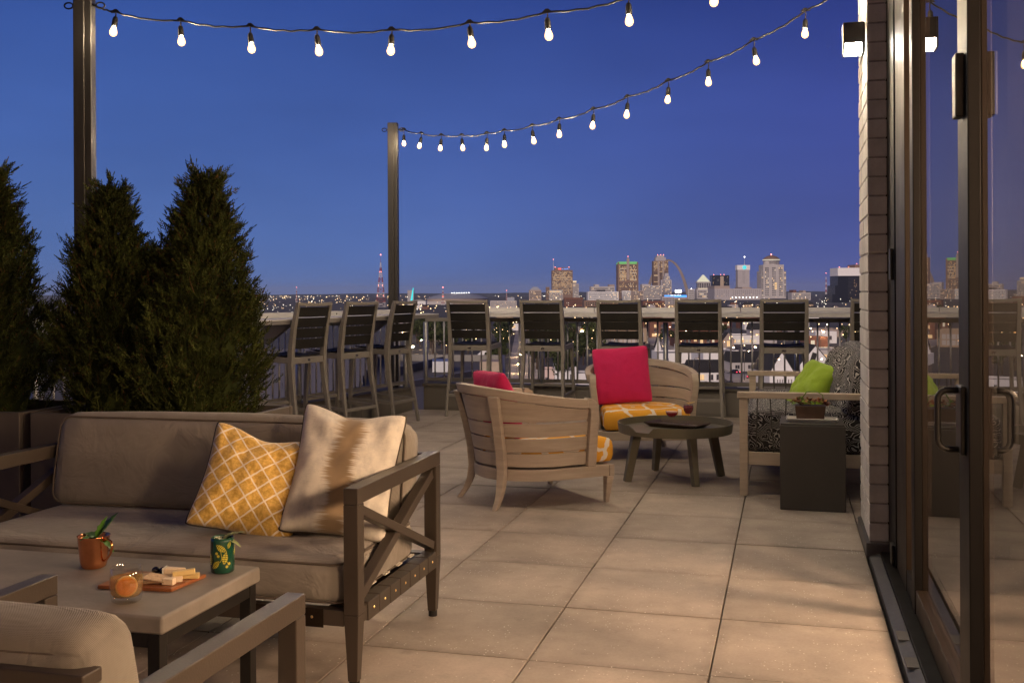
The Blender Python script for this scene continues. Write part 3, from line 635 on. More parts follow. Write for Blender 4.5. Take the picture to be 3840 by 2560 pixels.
# ------------------------------------------------------------------ brick pier beside the glass doors
pier = thing('brick_pier', 'grey painted brick pier between the glass doors and the patterned bench', 'wall', (0.372, 5.172, 0))
MB().box(0.0045, 0.082, 0.0045, 0.57, -0.05, 5.0).build('mortar_core', 'mortar', pier); MB().box(0.083, 0.62, 0.06, 0.57, -0.05, 5.0).build('inner_core', 'frame_dark', pier)
PX, PY, CH, JT = 0.0875, 0.58, 0.0905, 0.009
bm_cache = {}
def brick(x0, x1, y0, y1, z):
    key = (round(x1 - x0, 3), round(y1 - y0, 3))
    if key not in bm_cache: bm_cache[key] = MB().box(-key[0] / 2, key[0] / 2, -key[1] / 2, key[1] / 2, 0, CH - JT).mesh('brick', 'brick_paint')
    o = obj('brick', bm_cache[key], pier, ((x0 + x1) / 2 + random.uniform(-.0012, .0012), (y0 + y1) / 2 + random.uniform(-.0012, .0012), z), bevel=0.0035, seg=2)
    o.rotation_euler = (random.uniform(-.006, .006), random.uniform(-.004, .004), random.uniform(-.006, .006))
for c in range(46):
    z = 0.075 + c * CH; h2 = 0.20 if c % 2 else 0.09
    brick(0, PX, 0, h2, z)                                # corner brick shows both faces
    y = h2 + JT
    while y < PY - 0.03:
        e = min(y + 0.19, PY); brick(0, PX, y, e, z); y = e + JT
MB().box(-0.014, 0.10, -0.010, 0.60, 0.0, 0.066).build('base_flashing', 'threshold', pier, bevel=0.004)

# ------------------------------------------------------------------ glass storefront with a pull-handle door
XG0, XG1, ZT = 0.462, 0.522, 4.6
sf = thing('glass_storefront', 'dark bronze framed glass door front reflecting the terrace and skyline', 'door', (0, 0, 0))
def fr(name, x0, x1, y0, y1, z0, z1, m='frame_dark', p=None): return MB().box(x0, x1, y0, y1, z0, z1).build(name, m, p or sf, bevel=0.004)
fr('jamb', XG0 - 0.002, XG1 + 0.02, 4.86, 5.168, 0.03, ZT); fr('jamb_cover', XG0 + 0.004, XG1 + 0.01, 4.50, 4.858, 0.03, ZT, 'bronze_dark')
fr('pivot_block', XG0 - 0.018, XG0 - 0.003, 4.88, 4.95, 0.035, 0.125, 'black_steel'); fr('pivot_block', XG0 - 0.018, XG0 - 0.003, 4.88, 4.95, 1.30, 1.44, 'black_steel')
def leaf_group(name):
    o = bpy.data.objects.new(name, None); COL.objects.link(o); o.parent = sf; return o
sl = leaf_group('fixed_light')
fr('bottom_rail', XG0 + 0.006, XG1 - 0.002, 4.275, 4.498, 0.032, 0.12, p=sl)
MB().box(0.489, 0.497, 4.27, 4.505, 0.12, ZT).build('pane', 'door_glass', sl)
fr('mullion', XG0, XG0 + 0.028, 4.18, 4.272, 0.032, ZT, 'frame_dark'); fr('mullion_cover', XG0 + 0.0285, XG1 + 0.004, 4.188, 4.27, 0.032, ZT, 'bronze_dark')
dr = leaf_group('door_leaf')
fr('bottom_rail', XG0 + 0.004, XG1 - 0.004, 3.112, 4.178, 0.035, 0.125, 'bronze_dark', dr)
MB().box(0.487, 0.496, 3.10, 4.185, 0.125, ZT).build('pane', 'door_glass', dr)
fr('lock_stile', XG0, XG0 + 0.034, 2.95, 3.112, 0.035, ZT, 'frame_dark', dr); fr('stile_cover', XG0 + 0.0345, XG1 + 0.002, 2.956, 3.108, 0.035, ZT, 'bronze_dark', dr)
fr('lock_box', XG0 - 0.024, XG0 - 0.001, 2.985, 3.045, 1.715, 1.885, 'black_steel', dr); fr('lock_box', XG1 + 0.0025, XG1 + 0.020, 2.985, 3.045, 1.715, 1.885, 'black_steel', dr)
for sx, x in ((-1, XG0), (1, XG1 + 0.002)):
    fr('handle_plate', min(x, x + sx * 0.014), max(x, x + sx * 0.014), 2.99, 3.075, 0.81, 0.995, 'black_steel', dr)
    d = sx * 0.066; pts = [(x, 3.03, 0.982)]
    for k in range(7): t = k / 6 * math.pi / 2; pts.append((x + d - sx * 0.026 + sx * 0.026 * math.sin(t), 3.03, 0.956 + 0.026 * math.cos(t)))
    for k in range(7): t = k / 6 * math.pi / 2; pts.append((x + d - sx * 0.026 + sx * 0.026 * math.cos(t), 3.03, 0.848 - 0.026 * math.sin(t)))
    pts.append((x, 3.03, 0.822)); MB().tube(pts, 0.0085, 10).build('pull_handle', 'black_steel', dr, smooth=True)
nl = leaf_group('fixed_light')
fr('bottom_rail', XG0 + 0.004, XG1 - 0.004, 0.9, 2.948, 0.035, 0.125, 'bronze_dark', nl); MB().box(0.487, 0.496, 0.9, 2.955, 0.125, ZT).build('pane', 'door_glass', nl)
fr('mullion', XG0, XG1, 0.78, 0.90, 0.032, ZT); fr('head', XG0 - 0.01, XG1 + 0.05, 0.78, 5.168, ZT, ZT + 0.12)
MB().hexa([(0.368, 0.5, -0.03), (0.418, 0.5, -0.03), (0.418, 5.16, -0.03), (0.368, 5.16, -0.03)], [(0.372, 0.5, 0.006), (0.418, 0.5, 0.022), (0.418, 5.16, 0.022), (0.372, 5.16, 0.006)]).build('threshold', 'threshold', sf, bevel=0.003)
fr('sill', 0.419, 0.62, 0.5, 5.17, -0.03, 0.030, 'frame_dark')
for y in (1.6, 2.75, 3.62, 3.9): MB().box(0.376, 0.416, y, y + 0.10, 0.0185, 0.0215).build('threshold_splice', 'clad_grey', sf)

# the hotel itself: lounge behind the glass (dark), the unseen shading wing behind the camera and the wall behind the bench
hotel = thing('hotel_building', 'upper storey of the hotel that the glass doors belong to', 'building', (0, 0, 0))
mat('lounge', (0.006, 0.005, 0.005), 0.8); mat('hotel_brick', (0.30, 0.275, 0.26), 0.85, 0, 0.18, 5.0, 0.3, 40)
MB().box(0.63, 6.0, -1.2, 5.70, -0.05, 0.02).build('lounge_floor', 'lounge', hotel)
MB().box(5.8, 6.0, -1.2, 5.70, 0.02, 4.7).build('lounge_wall', 'lounge', hotel); MB().box(1.0, 5.8, 5.5, 5.745, 0.02, 4.7).build('lounge_wall', 'lounge', hotel)
MB().box(0.40, 6.0, -1.2, 5.745, 4.75, 5.1).build('roof_slab', 'lounge', hotel)
MB().box(0.995, 6.0, 5.75, 5.95, -0.05, 5.1).build('outer_wall', 'hotel_brick', hotel); MB().box(1.62, 6.0, 5.96, 10.8, -0.05, 5.1).build('outer_wall', 'hotel_brick', hotel)
MB().box(-16, 8, -2.2, -1.21, -27, 7.5).build('rear_shade_wall', 'hotel_brick', hotel)  # unseen; built tall to keep the low sun off the terrace
MB().box(-16, 8, -14, -2.21, -27, 7.2).build('rear_shade_block', 'hotel_brick', hotel)
MB().slab([(6, -1.2), (6, 10.8), (-3.95, 10.8), tuple(along(12.2, -0.2))[:2], (-6.9, -1.2)], -27, -0.36).build('lower_storeys', 'hotel_brick', hotel)

# added lamps, out of view behind the panes: the terrace's warm key light
def pendant(label, x, y, z):
    t = thing('added_key_lamp', label, 'lamp', (x, y, z))
    MB().lathe([(.001, -.25)] + [(.25 * math.cos(a), .25 * math.sin(a)) for a in (R(-75), R(-50), R(-25), 0, R(25), R(50), R(75))] + [(.02, .249)], 24).build('globe', 'added_key_glow', t, smooth=True)
    MB().lathe([(.022, .249), (.030, .25), (.030, .28), (.001, .285)], 16).build('cap', 'black_steel', t); MB().tube([(0, 0, .28), (0, 0, 4.75 - z)], .006, 6).build('cord', 'cable', t)
pendant('added round key lamp out of view in the lounge, nearest the camera', 2.1, 0.4, 1.75); pendant('added round key lamp out of view in the middle of the lounge', 2.1, 2.1, 1.75); pendant('added round key lamp out of view at the far end of the lounge', 2.1, 3.8, 1.75)

# ------------------------------------------------------------------ wall lamps
def sconce(label, loc):
    t = thing('wall_lamp', label, 'lamp', loc)
    d, w, h, th = 0.098, 0.115, 0.145, 0.008
    MB().box(-d, -d + th, -w / 2, w / 2, 0, h).build('front_plate', 'lampbox', t, bevel=0.002)
    MB().box(-d + th, 0, -w / 2, -w / 2 + th, 0.045, h).build('side_plate', 'lampbox', t, bevel=0.002); MB().box(-d + th, 0, w / 2 - th, w / 2, 0, h).build('side_plate', 'lampbox', t, bevel=0.002)
    MB().box(-0.012, 0.0, -w / 2 + th, w / 2 - th, 0, h).build('back_plate', 'lampbox', t)
    y0, y1, x0, x1 = -w / 2 + th + .002, w / 2 - th - .002, -d + th + .003, -0.014
    MB().hexa([(x0, y0, .046), (x1, y0, .046), (x1, y1, .004), (x0, y1, .004)], [(x0, y0, .051), (x1, y0, .051), (x1, y1, .009), (x0, y1, .009)]).build('down_lens', 'sconce_glow', t)
    MB().box(-d + th + .004, -0.016, -w / 2 + th + .004, w / 2 - th - .004, h - 0.024, h - 0.018).build('up_lens', 'sconce_glow', t)
    MB().box(-d + th, -0.012, -w / 2 + th, w / 2 - th, 0.06, 0.095).build('driver_box', 'lampbox', t)
    return t
sconce('dark box wall lamp shining up and down on the brick pier', (0.370, 5.335, 2.405))

# ------------------------------------------------------------------ light poles and string lights
def pole(label, x, y, h, rz):
    t = thing('light_pole', label, 'pole', (x, y, 0), rz)
    MB().box(-0.052, 0.014, -0.045, 0.045, 0, h).build('shaft', 'pole_paint', t, bevel=0.004)
    MB().box(0.0145, 0.052, -0.038, 0.038, 0, h).build('channel', 'pole_paint', t, bevel=0.004)
    MB().box(-0.06, 0.06, -0.053, 0.053, 0, 0.012).build('base_plate', 'pole_paint', t)
    for sg in (-1, 1):
        MB().tube([(sg * 0.05, 0, h - 0.07), (sg * 0.07, 0, h - 0.07)], 0.006, 8).build('eye_bolt', 'black_steel', t)
        MB().tube([(sg * 0.095 + 0.026 * math.cos(a), 0, h - 0.07 + 0.018 * math.sin(a)) for a in (i * math.pi / 8 for i in range(16))], 0.005, 6, True).build('eye_ring', 'black_steel', t, smooth=True)
    return t
pole('tall brown light pole rising behind the trees', -4.04, 5.35, 3.045, R(14)); pole('shorter looking brown light pole at the corner of the railing', -4.07, 10.46, 3.075, R(8))
sock_me = MB().lathe([(0.0, 0.0), (0.011, 0.0), (0.013, -0.008), (0.0155, -0.012), (0.017, -0.045), (0.0165, -0.058), (0.0, -0.058)], 12).mesh('socket', 'cable')
bulb_me = MB().lathe([(0.0095, 0.0), (0.0115, -0.008), (0.0175, -0.020), (0.0218, -0.036), (0.0215, -0.046), (0.0170, -0.056), (0.009, -0.062), (0.0005, -0.064)], 14).mesh('bulb', 'bulb_glass')
fil_me = MB().lathe([(0.001, -0.012), (0.0062, -0.014), (0.0075, -0.030), (0.0062, -0.046), (0.001, -0.048)], 8).mesh('filament', 'bulb_glow')
def string(label, wire, nodes, loc):
    """cable with sag between hangers; every socket hangs from the cable and holds its bulb"""
    L = Vector(loc); t = thing('string_light', label, 'string lights', loc); pts = []
    for a, b in zip(wire[:-1], wire[1:]):
        a, b = Vector(a) - L, Vector(b) - L
        for i in range(8): u = i / 8; p = a.lerp(b, u); p.z -= 0.018 * 4 * u * (1 - u) * ((b - a).length / 0.43); p.z += 0.003 * math.sin(23 * u + a.x * 9); pts.append(p)
    pts.append(Vector(wire[-1]) - L)
    MB().tube(pts, 0.0058, 6).build('cable', 'cable', t, smooth=True)
    for (w, bz) in nodes:
        p = Vector(w) - L; top = bz + 0.100 - L.z
        hg = MB().hexa([(p.x - .030, p.y - .006, p.z - .004), (p.x + .030, p.y - .006, p.z - .004), (p.x + .030, p.y + .006, p.z - .004), (p.x - .030, p.y + .006, p.z - .004)],
                  [(p.x - .008, p.y - .006, p.z + .016), (p.x + .008, p.y - .006, p.z + .016), (p.x + .008, p.y + .006, p.z + .016), (p.x - .008, p.y + .006, p.z + .016)]).build('hanger', 'cable', t)
        MB().tube([(p.x, p.y, p.z), (p.x + .003, p.y, (p.z + top) / 2), (p.x, p.y, top)], 0.0042, 6).build('drop_wire', 'cable', hg)
        s = obj('socket', sock_me, t, (p.x, p.y, top), smooth=True); obj('bulb', bulb_me, s, (0, 0, -0.055), smooth=True); obj('filament', fil_me, s, (0, 0, -0.055), smooth=True)
        s.rotation_euler = (R(random.uniform(-9, 9)), R(random.uniform(-9, 9)), R(random.uniform(0, 360)))
    return t
S1 = [(-3.829, 5.351, 2.793), (-3.398, 5.355, 2.709), (-2.952, 5.358, 2.638), (-2.541, 5.362, 2.601), (-2.094, 5.366, 2.573), (-1.647, 5.37, 2.586), (-1.219, 5.373, 2.604), (-0.786, 5.377, 2.651), (-0.346, 5.381, 2.714)]
W1 = [(-3.985, 5.35, 2.978), (-3.828, 5.351, 2.922), (-3.398, 5.355, 2.843), (-2.952, 5.359, 2.78), (-2.54, 5.362, 2.733), (-2.094, 5.366, 2.702), (-1.646, 5.37, 2.709), (-1.218, 5.373, 2.736), (-0.786, 5.377, 2.778), (-0.345, 5.381, 2.838), (0.10, 5.385, 2.93), (0.365, 5.388, 3.0)]
S2 = [(-3.906, 10.346, 2.825), (-3.619, 10.09, 2.751), (-3.309, 9.813, 2.68), (-3.013, 9.549, 2.633), (-2.672, 9.245, 2.583), (-2.452, 9.048, 2.576), (-2.122, 8.753, 2.553), (-1.826, 8.49, 2.558), (-1.479, 8.18, 2.568), (-1.166, 7.901, 2.594), (-0.821, 7.594, 2.638), (-0.518, 7.323, 2.692), (-0.2, 7.04, 2.758), (0.121, 6.754, 2.849), (0.44, 6.46, 2.96), (0.76, 6.18, 3.08)]
W2 = [(-3.99, 10.43, 3.0), (-3.905, 10.346, 2.986), (-3.618, 10.09, 2.894), (-3.309, 9.814, 2.823), (-3.012, 9.549, 2.771), (-2.672, 9.245, 2.73), (-2.451, 9.048, 2.717), (-2.121, 8.754, 2.7), (-1.825, 8.49, 2.70), (-1.479, 8.18, 2.714), (-1.165, 7.901, 2.744), (-0.821, 7.594, 2.787), (-0.517, 7.324, 2.846), (-0.2, 7.041, 2.91), (0.122, 6.754, 3.004), (0.44, 6.46, 3.11), (0.76, 6.18, 3.22), (0.985, 5.985, 3.30)]
string('string of glowing bulbs crossing from the tall pole to the brick pier', W1, [(W1[i + 1], S1[i][2]) for i in range(len(S1))] + [(W1[10], 2.80)], (-3.985, 5.35, 2.978))
string('long string of glowing bulbs receding from the building to the corner pole', W2, [(W2[i + 1], S2[i][2]) for i in range(len(S2))], (-3.99, 10.43, 3.0))

# ------------------------------------------------------------------ planters and arborvitae
def planter(label, x0, x1, y0, y1, h):
    t = thing('planter_box', label, 'planter', ((x0 + x1) / 2, (y0 + y1) / 2, 0)); hx, hy = (x1 - x0) / 2, (y1 - y0) / 2; w = 0.03
    MB().box(-hx, hx, -hy, -hy + w, 0, h).build('front_panel', 'planter', t, bevel=0.004); MB().box(-hx, hx, hy - w, hy, 0, h).build('back_panel', 'planter', t, bevel=0.004)
    for s in (-1, 1): MB().box(min(s * hx, s * (hx - w)), max(s * hx, s * (hx - w)), -hy + w + .001, hy - w - .001, 0, h - .001).build('side_panel', 'planter', t, bevel=0.004)
    MB().box(-hx + w, hx - w, -hy + w, hy - w, 0.05, h - 0.05).build('soil', 'soil', t)
    return t
planter('long grey planter box behind the sofa under the tallest tree', -3.40, -2.345, 4.10, 4.66, 0.705)
planter('grey planter box behind the left sofa arm', -4.30, -3.46, 4.10, 4.66, 0.705)
planter('dark planter box at the far left edge of the terrace', -5.26, -4.37, 4.10, 4.66, 0.705)
def arborvitae_crown(h, rad, seed, lean=0.0, n=2600):
    """many upswept branches, each feathered with flat fans of scale-leaf twigs; ragged outline with gaps"""
    rnd = random.Random(seed); mb = MB()
    def prof(t): return rad * (0.70 + 0.34 * math.sin(min(1, t / 0.28) * math.pi / 2)) * (max(0.0, 1 - t)) ** 0.92 + 0.012
    lumps = [(rnd.uniform(0, 6.28), rnd.uniform(0.05, 0.95), rnd.uniform(0.45, 1.5)) for _ in range(30)]
    def R_at(t, a):
        k = 1.0
        for la, lt, lk in lumps:
            da = (a - la + math.pi) % (2 * math.pi) - math.pi; k += (lk - 1) * math.exp(-(da / 0.45) ** 2 - ((t - lt) / 0.085) ** 2)
        return prof(t) * max(.45, k)
    secs = []
    for i in range(15):              # dense, ragged inner mass so the hedge is not see-through
        t = i / 14 * 0.80; secs.append([(lean * t + 0.60 * R_at(t, a) * math.cos(a) * rnd.uniform(.8, 1.15), 0.60 * R_at(t, a) * math.sin(a) * rnd.uniform(.8, 1.15), t * h) for a in (6.2832 * j / 18 for j in range(18))])
    mb.sweep(secs)
    def twig(p, d, ln, w):
        a = d.cross(Vector((rnd.uniform(-1, 1), rnd.uniform(-1, 1), rnd.uniform(-1, 1))));
        if a.length < 1e-4: return
        a = a.normalized() * w; m_ = p + d * ln * .55; mb.add([p - a * .8, p + a * .8, m_ + a, p + d * ln, m_ - a], [(0, 1, 2, 3, 4)])
    def fan(base, d, L, w=0.0026):
        side = d.cross(Vector((rnd.uniform(-1, 1), rnd.uniform(-1, 1), rnd.uniform(-.4, .4)))).normalized()
        for k in range(8):
            s0 = base + d * L * (k / 8); sg = -1 if k % 2 else 1
            if k < 7:
                dd = (d * 0.72 + side * sg * 0.8).normalized(); ln = L * (0.50 - 0.045 * k); twig(s0, dd, ln, w)
                if ln > .018: twig(s0 + dd * ln * .45, (dd * .7 + d * .75).normalized(), ln * .55, w * .9); twig(s0 + dd * ln * .3, (dd * .8 - d * .2 + side * sg * .3).normalized(), ln * .4, w * .9)
            else: twig(s0, d, L * .35, w)
        twig(base, d, L, w)
    for _ in range(n):               # foliage filling the body
        t = rnd.random() ** 0.85 * 0.97; a = rnd.uniform(0, 2 * math.pi); rr = R_at(t, a) * (0.50 + 0.46 * rnd.random() ** 0.6)
        base = Vector((lean * t + rr * math.cos(a), rr * math.sin(a), t * h)); out = Vector((math.cos(a), math.sin(a), 0))
        fan(base, (out * rnd.uniform(0.3, 0.9) + Vector((rnd.uniform(-.4, .4), rnd.uniform(-.4, .4), rnd.uniform(0.4, 1.1)))).normalized(), rnd.uniform(0.045, 0.085))
    for _ in range(int(n * .17)):    # sprays that stand clear of the body
        t = 0.08 + rnd.random() * 0.90; a = rnd.uniform(0, 2 * math.pi); rr = R_at(t, a) * 0.82; out = Vector((math.cos(a), math.sin(a), 0))
        p = Vector((lean * t + rr * math.cos(a), rr * math.sin(a), t * h)); d = (out * rnd.uniform(.5, .95) + Vector((rnd.uniform(-.3, .3), rnd.uniform(-.3, .3), rnd.uniform(.5, 1.0)))).normalized(); L = rnd.uniform(.06, .15) * (1.15 - .4 * t)
        mb.tube([p, p + d * L * .6, p + (d + Vector((0, 0, .25))).normalized() * L], [.003, .0022, .001], 4)
        for k in range(5):
            q = p + d * L * (.25 + .18 * k); sd_ = Vector((rnd.uniform(-1, 1), rnd.uniform(-1, 1), rnd.uniform(-.2, .9))); fan(q, (d * .8 + sd_ * .55).normalized(), rnd.uniform(.03, .055), .0024)
    for _ in range(5):               # leaders at the tip
        p = Vector((lean * .93 + rnd.uniform(-.03, .03), rnd.uniform(-.03, .03), h * rnd.uniform(.86, .93))); d = Vector((rnd.uniform(-.28, .28), rnd.uniform(-.28, .28), 1)).normalized(); L = h * rnd.uniform(.07, .13)
        mb.tube([p, p + d * L], [.004, .001], 4)
        for k in range(8): fan(p + d * L * k / 8, (d + Vector((rnd.uniform(-.8, .8), rnd.uniform(-.8, .8), .1))).normalized(), rnd.uniform(.03, .06), .0024)
    return mb
def tree(label, x, y, z, h, rad, seed, lean=0.0, n=2600):
    t = thing('arborvitae', label, 'tree', (x, y, z), 0, 'arborvitae in the planter boxes')
    MB().tube([(0, 0, -0.06), (lean * .2, 0, h * .25), (lean * .6, 0, h * .6), (lean * .95, 0, h * .95)], [0.03, 0.024, 0.014, 0.004], 8).build('trunk', 'bark', t, smooth=True)
    me = arborvitae_crown(h, rad, seed, lean, n); v = bpy.data.meshes.new('crown'); v.from_pydata(me.v, [], me.f); v.materials.append(M['arborvitae'])
    obj('crown', v, t)
    return t
tree('tallest dark arborvitae, directly behind the patterned pillows', -2.69, 4.40, 0.66, 1.15, 0.345, 3, 0.03, 2700)
tree('small dark arborvitae filling the gap beside the tallest one', -2.95, 4.46, 0.66, 0.80, 0.20, 11, 0.0, 900)
tree('dark arborvitae in front of the tall light pole', -3.17, 4.42, 0.66, 1.10, 0.36, 5, -0.02, 2700)
tree('dark arborvitae cut off by the left edge of the picture', -3.93, 4.44, 0.66, 1.22, 0.40, 8, 0.02, 2700)

# ------------------------------------------------------------------ sofa
mat('strap_brown', (0.050, 0.040, 0.032), 0.55, 0, 0.15, 8.0, 0.05, 160)
sofa = thing('sofa', 'taupe cushioned sofa with bronze metal X-shaped arms', 'sofa', (-2.135, 3.45, 0))
SW, SF, SB, ARM = 0.825, -0.405, 0.405, 0.636            # half width, front, back, arm height (local)
for sx in (-1, 1):
    xo = sx * SW; xi = sx * (SW - 0.05); xa, xb = min(xo, xi), max(xo, xi); xm = (xa + xb) / 2
    ar = bpy.data.objects.new('arm', None); COL.objects.link(ar); ar.parent = sofa
    for y0, y1, s in ((SF, SF + 0.052, 1), (SB - 0.052, SB, -1)):
        yc = (y0 + y1) / 2
        MB().box(xa, xb, y0, y1, 0.235, ARM - 0.0525).build('post', 'bronze', ar, bevel=0.003)
        MB().hexa([(xm - .016, yc - .016, 0.022), (xm + .016, yc - .016, 0.022), (xm + .016, yc + .016, 0.022), (xm - .016, yc + .016, 0.022)],
                  [(xa, y0, 0.2345), (xb, y0, 0.2345), (xb, y1, 0.2345), (xa, y1, 0.2345)]).build('leg', 'bronze', ar, bevel=0.002)
        MB().lathe([(0.0, 0.0), (0.017, 0.0), (0.017, 0.0215), (0.0, 0.0215)], 12, (xm, yc, 0)).build('glide', 'rubber', ar)
    MB().box(xa, xb, SF, SB, ARM - 0.052, ARM).build('top_rail', 'bronze', ar, bevel=0.003)
    MB().box(xa + .004, xb - .004, SF + .053, SB - .053, 0.20, 0.252).build('lower_rail', 'bronze', ar, bevel=0.003)
    za, zb = 0.262, ARM - 0.058; ya, yb = SF + 0.058, SB - 0.058
    MB().beam((xm, ya, zb - .02), (xm, yb, za + .02), 0.030, 0.038, (1, 0, 0)).build('cross_brace', 'bronze', ar, bevel=0.002)
    MB().beam((xm - .003, ya, za + .02), (xm - .003, yb, zb - .02), 0.036, 0.036, (1, 0, 0)).build('cross_brace', 'bronze', ar, bevel=0.002)
    for k in range(7):                                     # webbing straps wrapped over the rail, each with a brass rivet
        y = SF + 0.082 + k * 0.0965
        st = MB().box(xa - .0015, xb + .0015, y, y + 0.0915, 0.196, 0.2575).build('strap', 'strap_brown', ar, bevel=0.003)
        MB().lathe([(0.0001, 0.003), (0.003, 0.0022), (0.0048, 0.0)], 10).build('rivet', 'brass', st, (xo + sx * 0.0015, y + 0.046, 0.228), rot=(0, R(90) * sx, 0), smooth=True)
for k in range(5):
    MB().box(SW - 0.10 - 0.0, SW - 0.055, SF + 0.12 + k * 0.125, SF + 0.16 + k * 0.125, 0.263, 0.268).build('webbing_tab', 'white_strap', sofa)
for y0, y1 in ((SF + .004, SF + .048), (SB - .048, SB - .004)): MB().box(-SW + .051, SW - .051, y0, y1, 0.196, 0.246).build('seat_rail', 'bronze', sofa, bevel=0.003)
MB().box(-SW + .051, SW - .051, SB - .046, SB - .006, ARM - .046, ARM - .004).build('back_rail', 'bronze', sofa, bevel=0.003)
for k in range(8): MB().box(-SW + .12 + k * .2, -SW + .20 + k * .2, SF + .049, SB - .049, 0.236, 0.241).build('seat_webbing', 'bronze_dark', sofa)
for k in range(3):
    st = MB().box(SW - .20 - k * .2, SW - .12 - k * .2, SF, SF + .003, 0.19, 0.25).build('strap', 'bronze_dark', sofa, bevel=0.001)
    MB().lathe([(0.0001, 0.003), (0.003, 0.0022), (0.0048, 0.0)], 10).build('rivet', 'brass', st, (SW - .16 - k * .2, SF, 0.222), rot=(R(90), 0, 0), smooth=True)
cushion('seat_cushion', SW - 0.062, 0.335, 0.073, 'sofa_cloth', sofa, (0, -0.055, 0.324), r=0.045, bulge=0.016, seed=1, pipe='sofa_pipe')
bc = cushion('back_cushion', SW - 0.060, 0.075, 0.185, 'sofa_cloth', sofa, (0, 0.245, 0.572), (R(-11), 0, 0), r=0.055, bulge=0.025, seed=2, pipe=None)
for yy in (-0.062, 0.062):
    MB().tube([(x, yy, z) for x, z in rrect(SW - 0.060 - 0.012, 0.185 - 0.012, 0.05)], 0.0045, 6, True).build('piping', 'sofa_pipe', bc, smooth=True)

# throw pillows
pillow('throw_pillow', 0.385, 0.395, 0.18, 'yellow_lattice', 'yellow velvet pillow with a white diamond lattice on the sofa', (-1.845, 3.36, 0.575), (R(-27), R(13), R(18)), 'piping_dark', 0.10, 1, 0.016, chop=0.022)
pillow('throw_pillow', 0.385, 0.49, 0.17, 'ikat', 'cream pillow with a brown ikat stripe leaning in the sofa corner', (-1.532, 3.445, 0.612), (R(-27), R(8), R(15)), 'piping_dark', 0.10, 2, 0.013, chop=0.022)

# ------------------------------------------------------------------ coffee table
CT = (-2.15, 2.62, 0)
ct = thing('coffee_table', 'square-edged concrete-topped coffee table on black steel legs before the sofa', 'table', CT)
MB().box(-0.59, 0.59, -0.26, 0.26, 0.372, 0.42).build('table_top', 'concrete_top', ct, bevel=0.009, seg=3)
for sx in (-1, 1):
    for sy in (-1, 1): MB().box(sx * .56 - .018, sx * .56 + .018, sy * .235 - .018, sy * .235 + .018, 0, 0.371).build('leg', 'black_steel', ct, bevel=0.002)
for sy in (-1, 1): MB().box(-.541, .541, sy * .235 - .016, sy * .235 + .016, 0.335, 0.371).build('apron', 'black_steel', ct)
for sx in (-1, 1): MB().box(sx * .56 - .016, sx * .56 + .016, -.216, .216, 0.335, 0.371).build('apron', 'black_steel', ct)

# ------------------------------------------------------------------ things on the coffee table
TZ = 0.4203
mug = thing('copper_mug', 'hammered copper mug with a curved handle at the far side of the coffee table', 'mug', (-2.05, 2.745, TZ), R(-12))
MB().lathe([(0.0001, 0.002), (0.030, 0.0), (0.036, 0.004), (0.0395, 0.018), (0.047, 0.096), (0.0485, 0.098), (0.0462, 0.0965), (0.038, 0.020), (0.0001, 0.012)], 36).build('cup', 'copper', mug, smooth=True)
MB().tube([(0.044, 0, 0.082), (0.058, 0, 0.092), (0.074, 0, 0.086), (0.079, 0, 0.070), (0.071, 0, 0.048), (0.056, 0, 0.030), (0.041, 0, 0.024)], [.0045, .004, .004, .004, .0035, .003, .003], 8).build('handle', 'copper', mug, smooth=True)
def leaf_mb(L, W, curl, mb=None, M4=Matrix()):
    mb = mb or MB(); vs = []; n = 9
    for i in range(n + 1):
        t = i / n; w = W * math.sin(math.pi * min(1, t * 0.96 + .02)) ** 0.8 * (1 - 0.25 * t)
        for u in (-1, -.5, 0, .5, 1): vs.append(M4 @ Vector((u * w / 2, t * L, curl * L * t * t + abs(u) * w * 0.18 + 0.002 * math.sin(t * 25) * abs(u))))
    return mb.add(vs, [(i * 5 + j, i * 5 + j + 1, (i + 1) * 5 + j + 1, (i + 1) * 5 + j) for i in range(n) for j in range(4)])
mint = thing('mint_sprig', 'green mint sprig standing in the copper mug', 'garnish', (-2.035, 2.74, TZ + 0.090))
for L, W, c, a, el in ((0.095, 0.056, .10, -48, 44), (0.06, 0.044, -.1, 70, 14), (0.065, 0.036, -.5, -95, -4), (0.075, 0.050, .1, -80, 58), (0.05, 0.036, -.3, 150, 18)):
    leaf_mb(L, W, c, None, Matrix.Rotation(R(a), 4, 'Z') @ Matrix.Rotation(R(el), 4, 'X')).build('leaf', 'mint', mint, smooth=True)
tum = thing('tumbler_glass', 'short clear tumbler of orange cocktail on the near side of the table', 'glass', (-1.735, 2.46, TZ)); tum.scale = (1.13, 1.13, 1.1)
MB().lathe([(0.0001, 0.0), (0.027, 0.0), (0.0335, 0.004), (0.0375, 0.022), (0.0395, 0.045), (0.0385, 0.066), (0.0355, 0.086), (0.0345, 0.0865), (0.0338, 0.0858), (0.0368, 0.066), (0.0378, 0.045), (0.0358, 0.024), (0.031, 0.0165), (0.0001, 0.015)], 40).build('bowl', 'clear_glass', tum, smooth=True)
dk = MB().lathe([(0.0001, 0.0158), (0.0305, 0.0172), (0.0352, 0.0245), (0.0372, 0.045), (0.0368, 0.060), (0.0001, 0.060)], 48).build('drink', 'orange_drink', tum)
sl = MB().lathe([(0.0001, -0.002), (0.022, -0.002), (0.022, 0.002), (0.0001, 0.002)], 28).build('orange_slice', 'orange_flesh', tum, (0.0135, -0.019, 0.044), rot=(R(84), R(4), R(35)))
MB().lathe([(0.0218, -0.0026), (0.0255, -0.0022), (0.0255, 0.0022), (0.0218, 0.0026)], 28).build('rind', 'orange_rind', sl, smooth=True)
can = thing('green_tumbler', 'dark green tumbler with gold leaf pattern at the table corner', 'glass', (-1.640, 2.795, TZ))
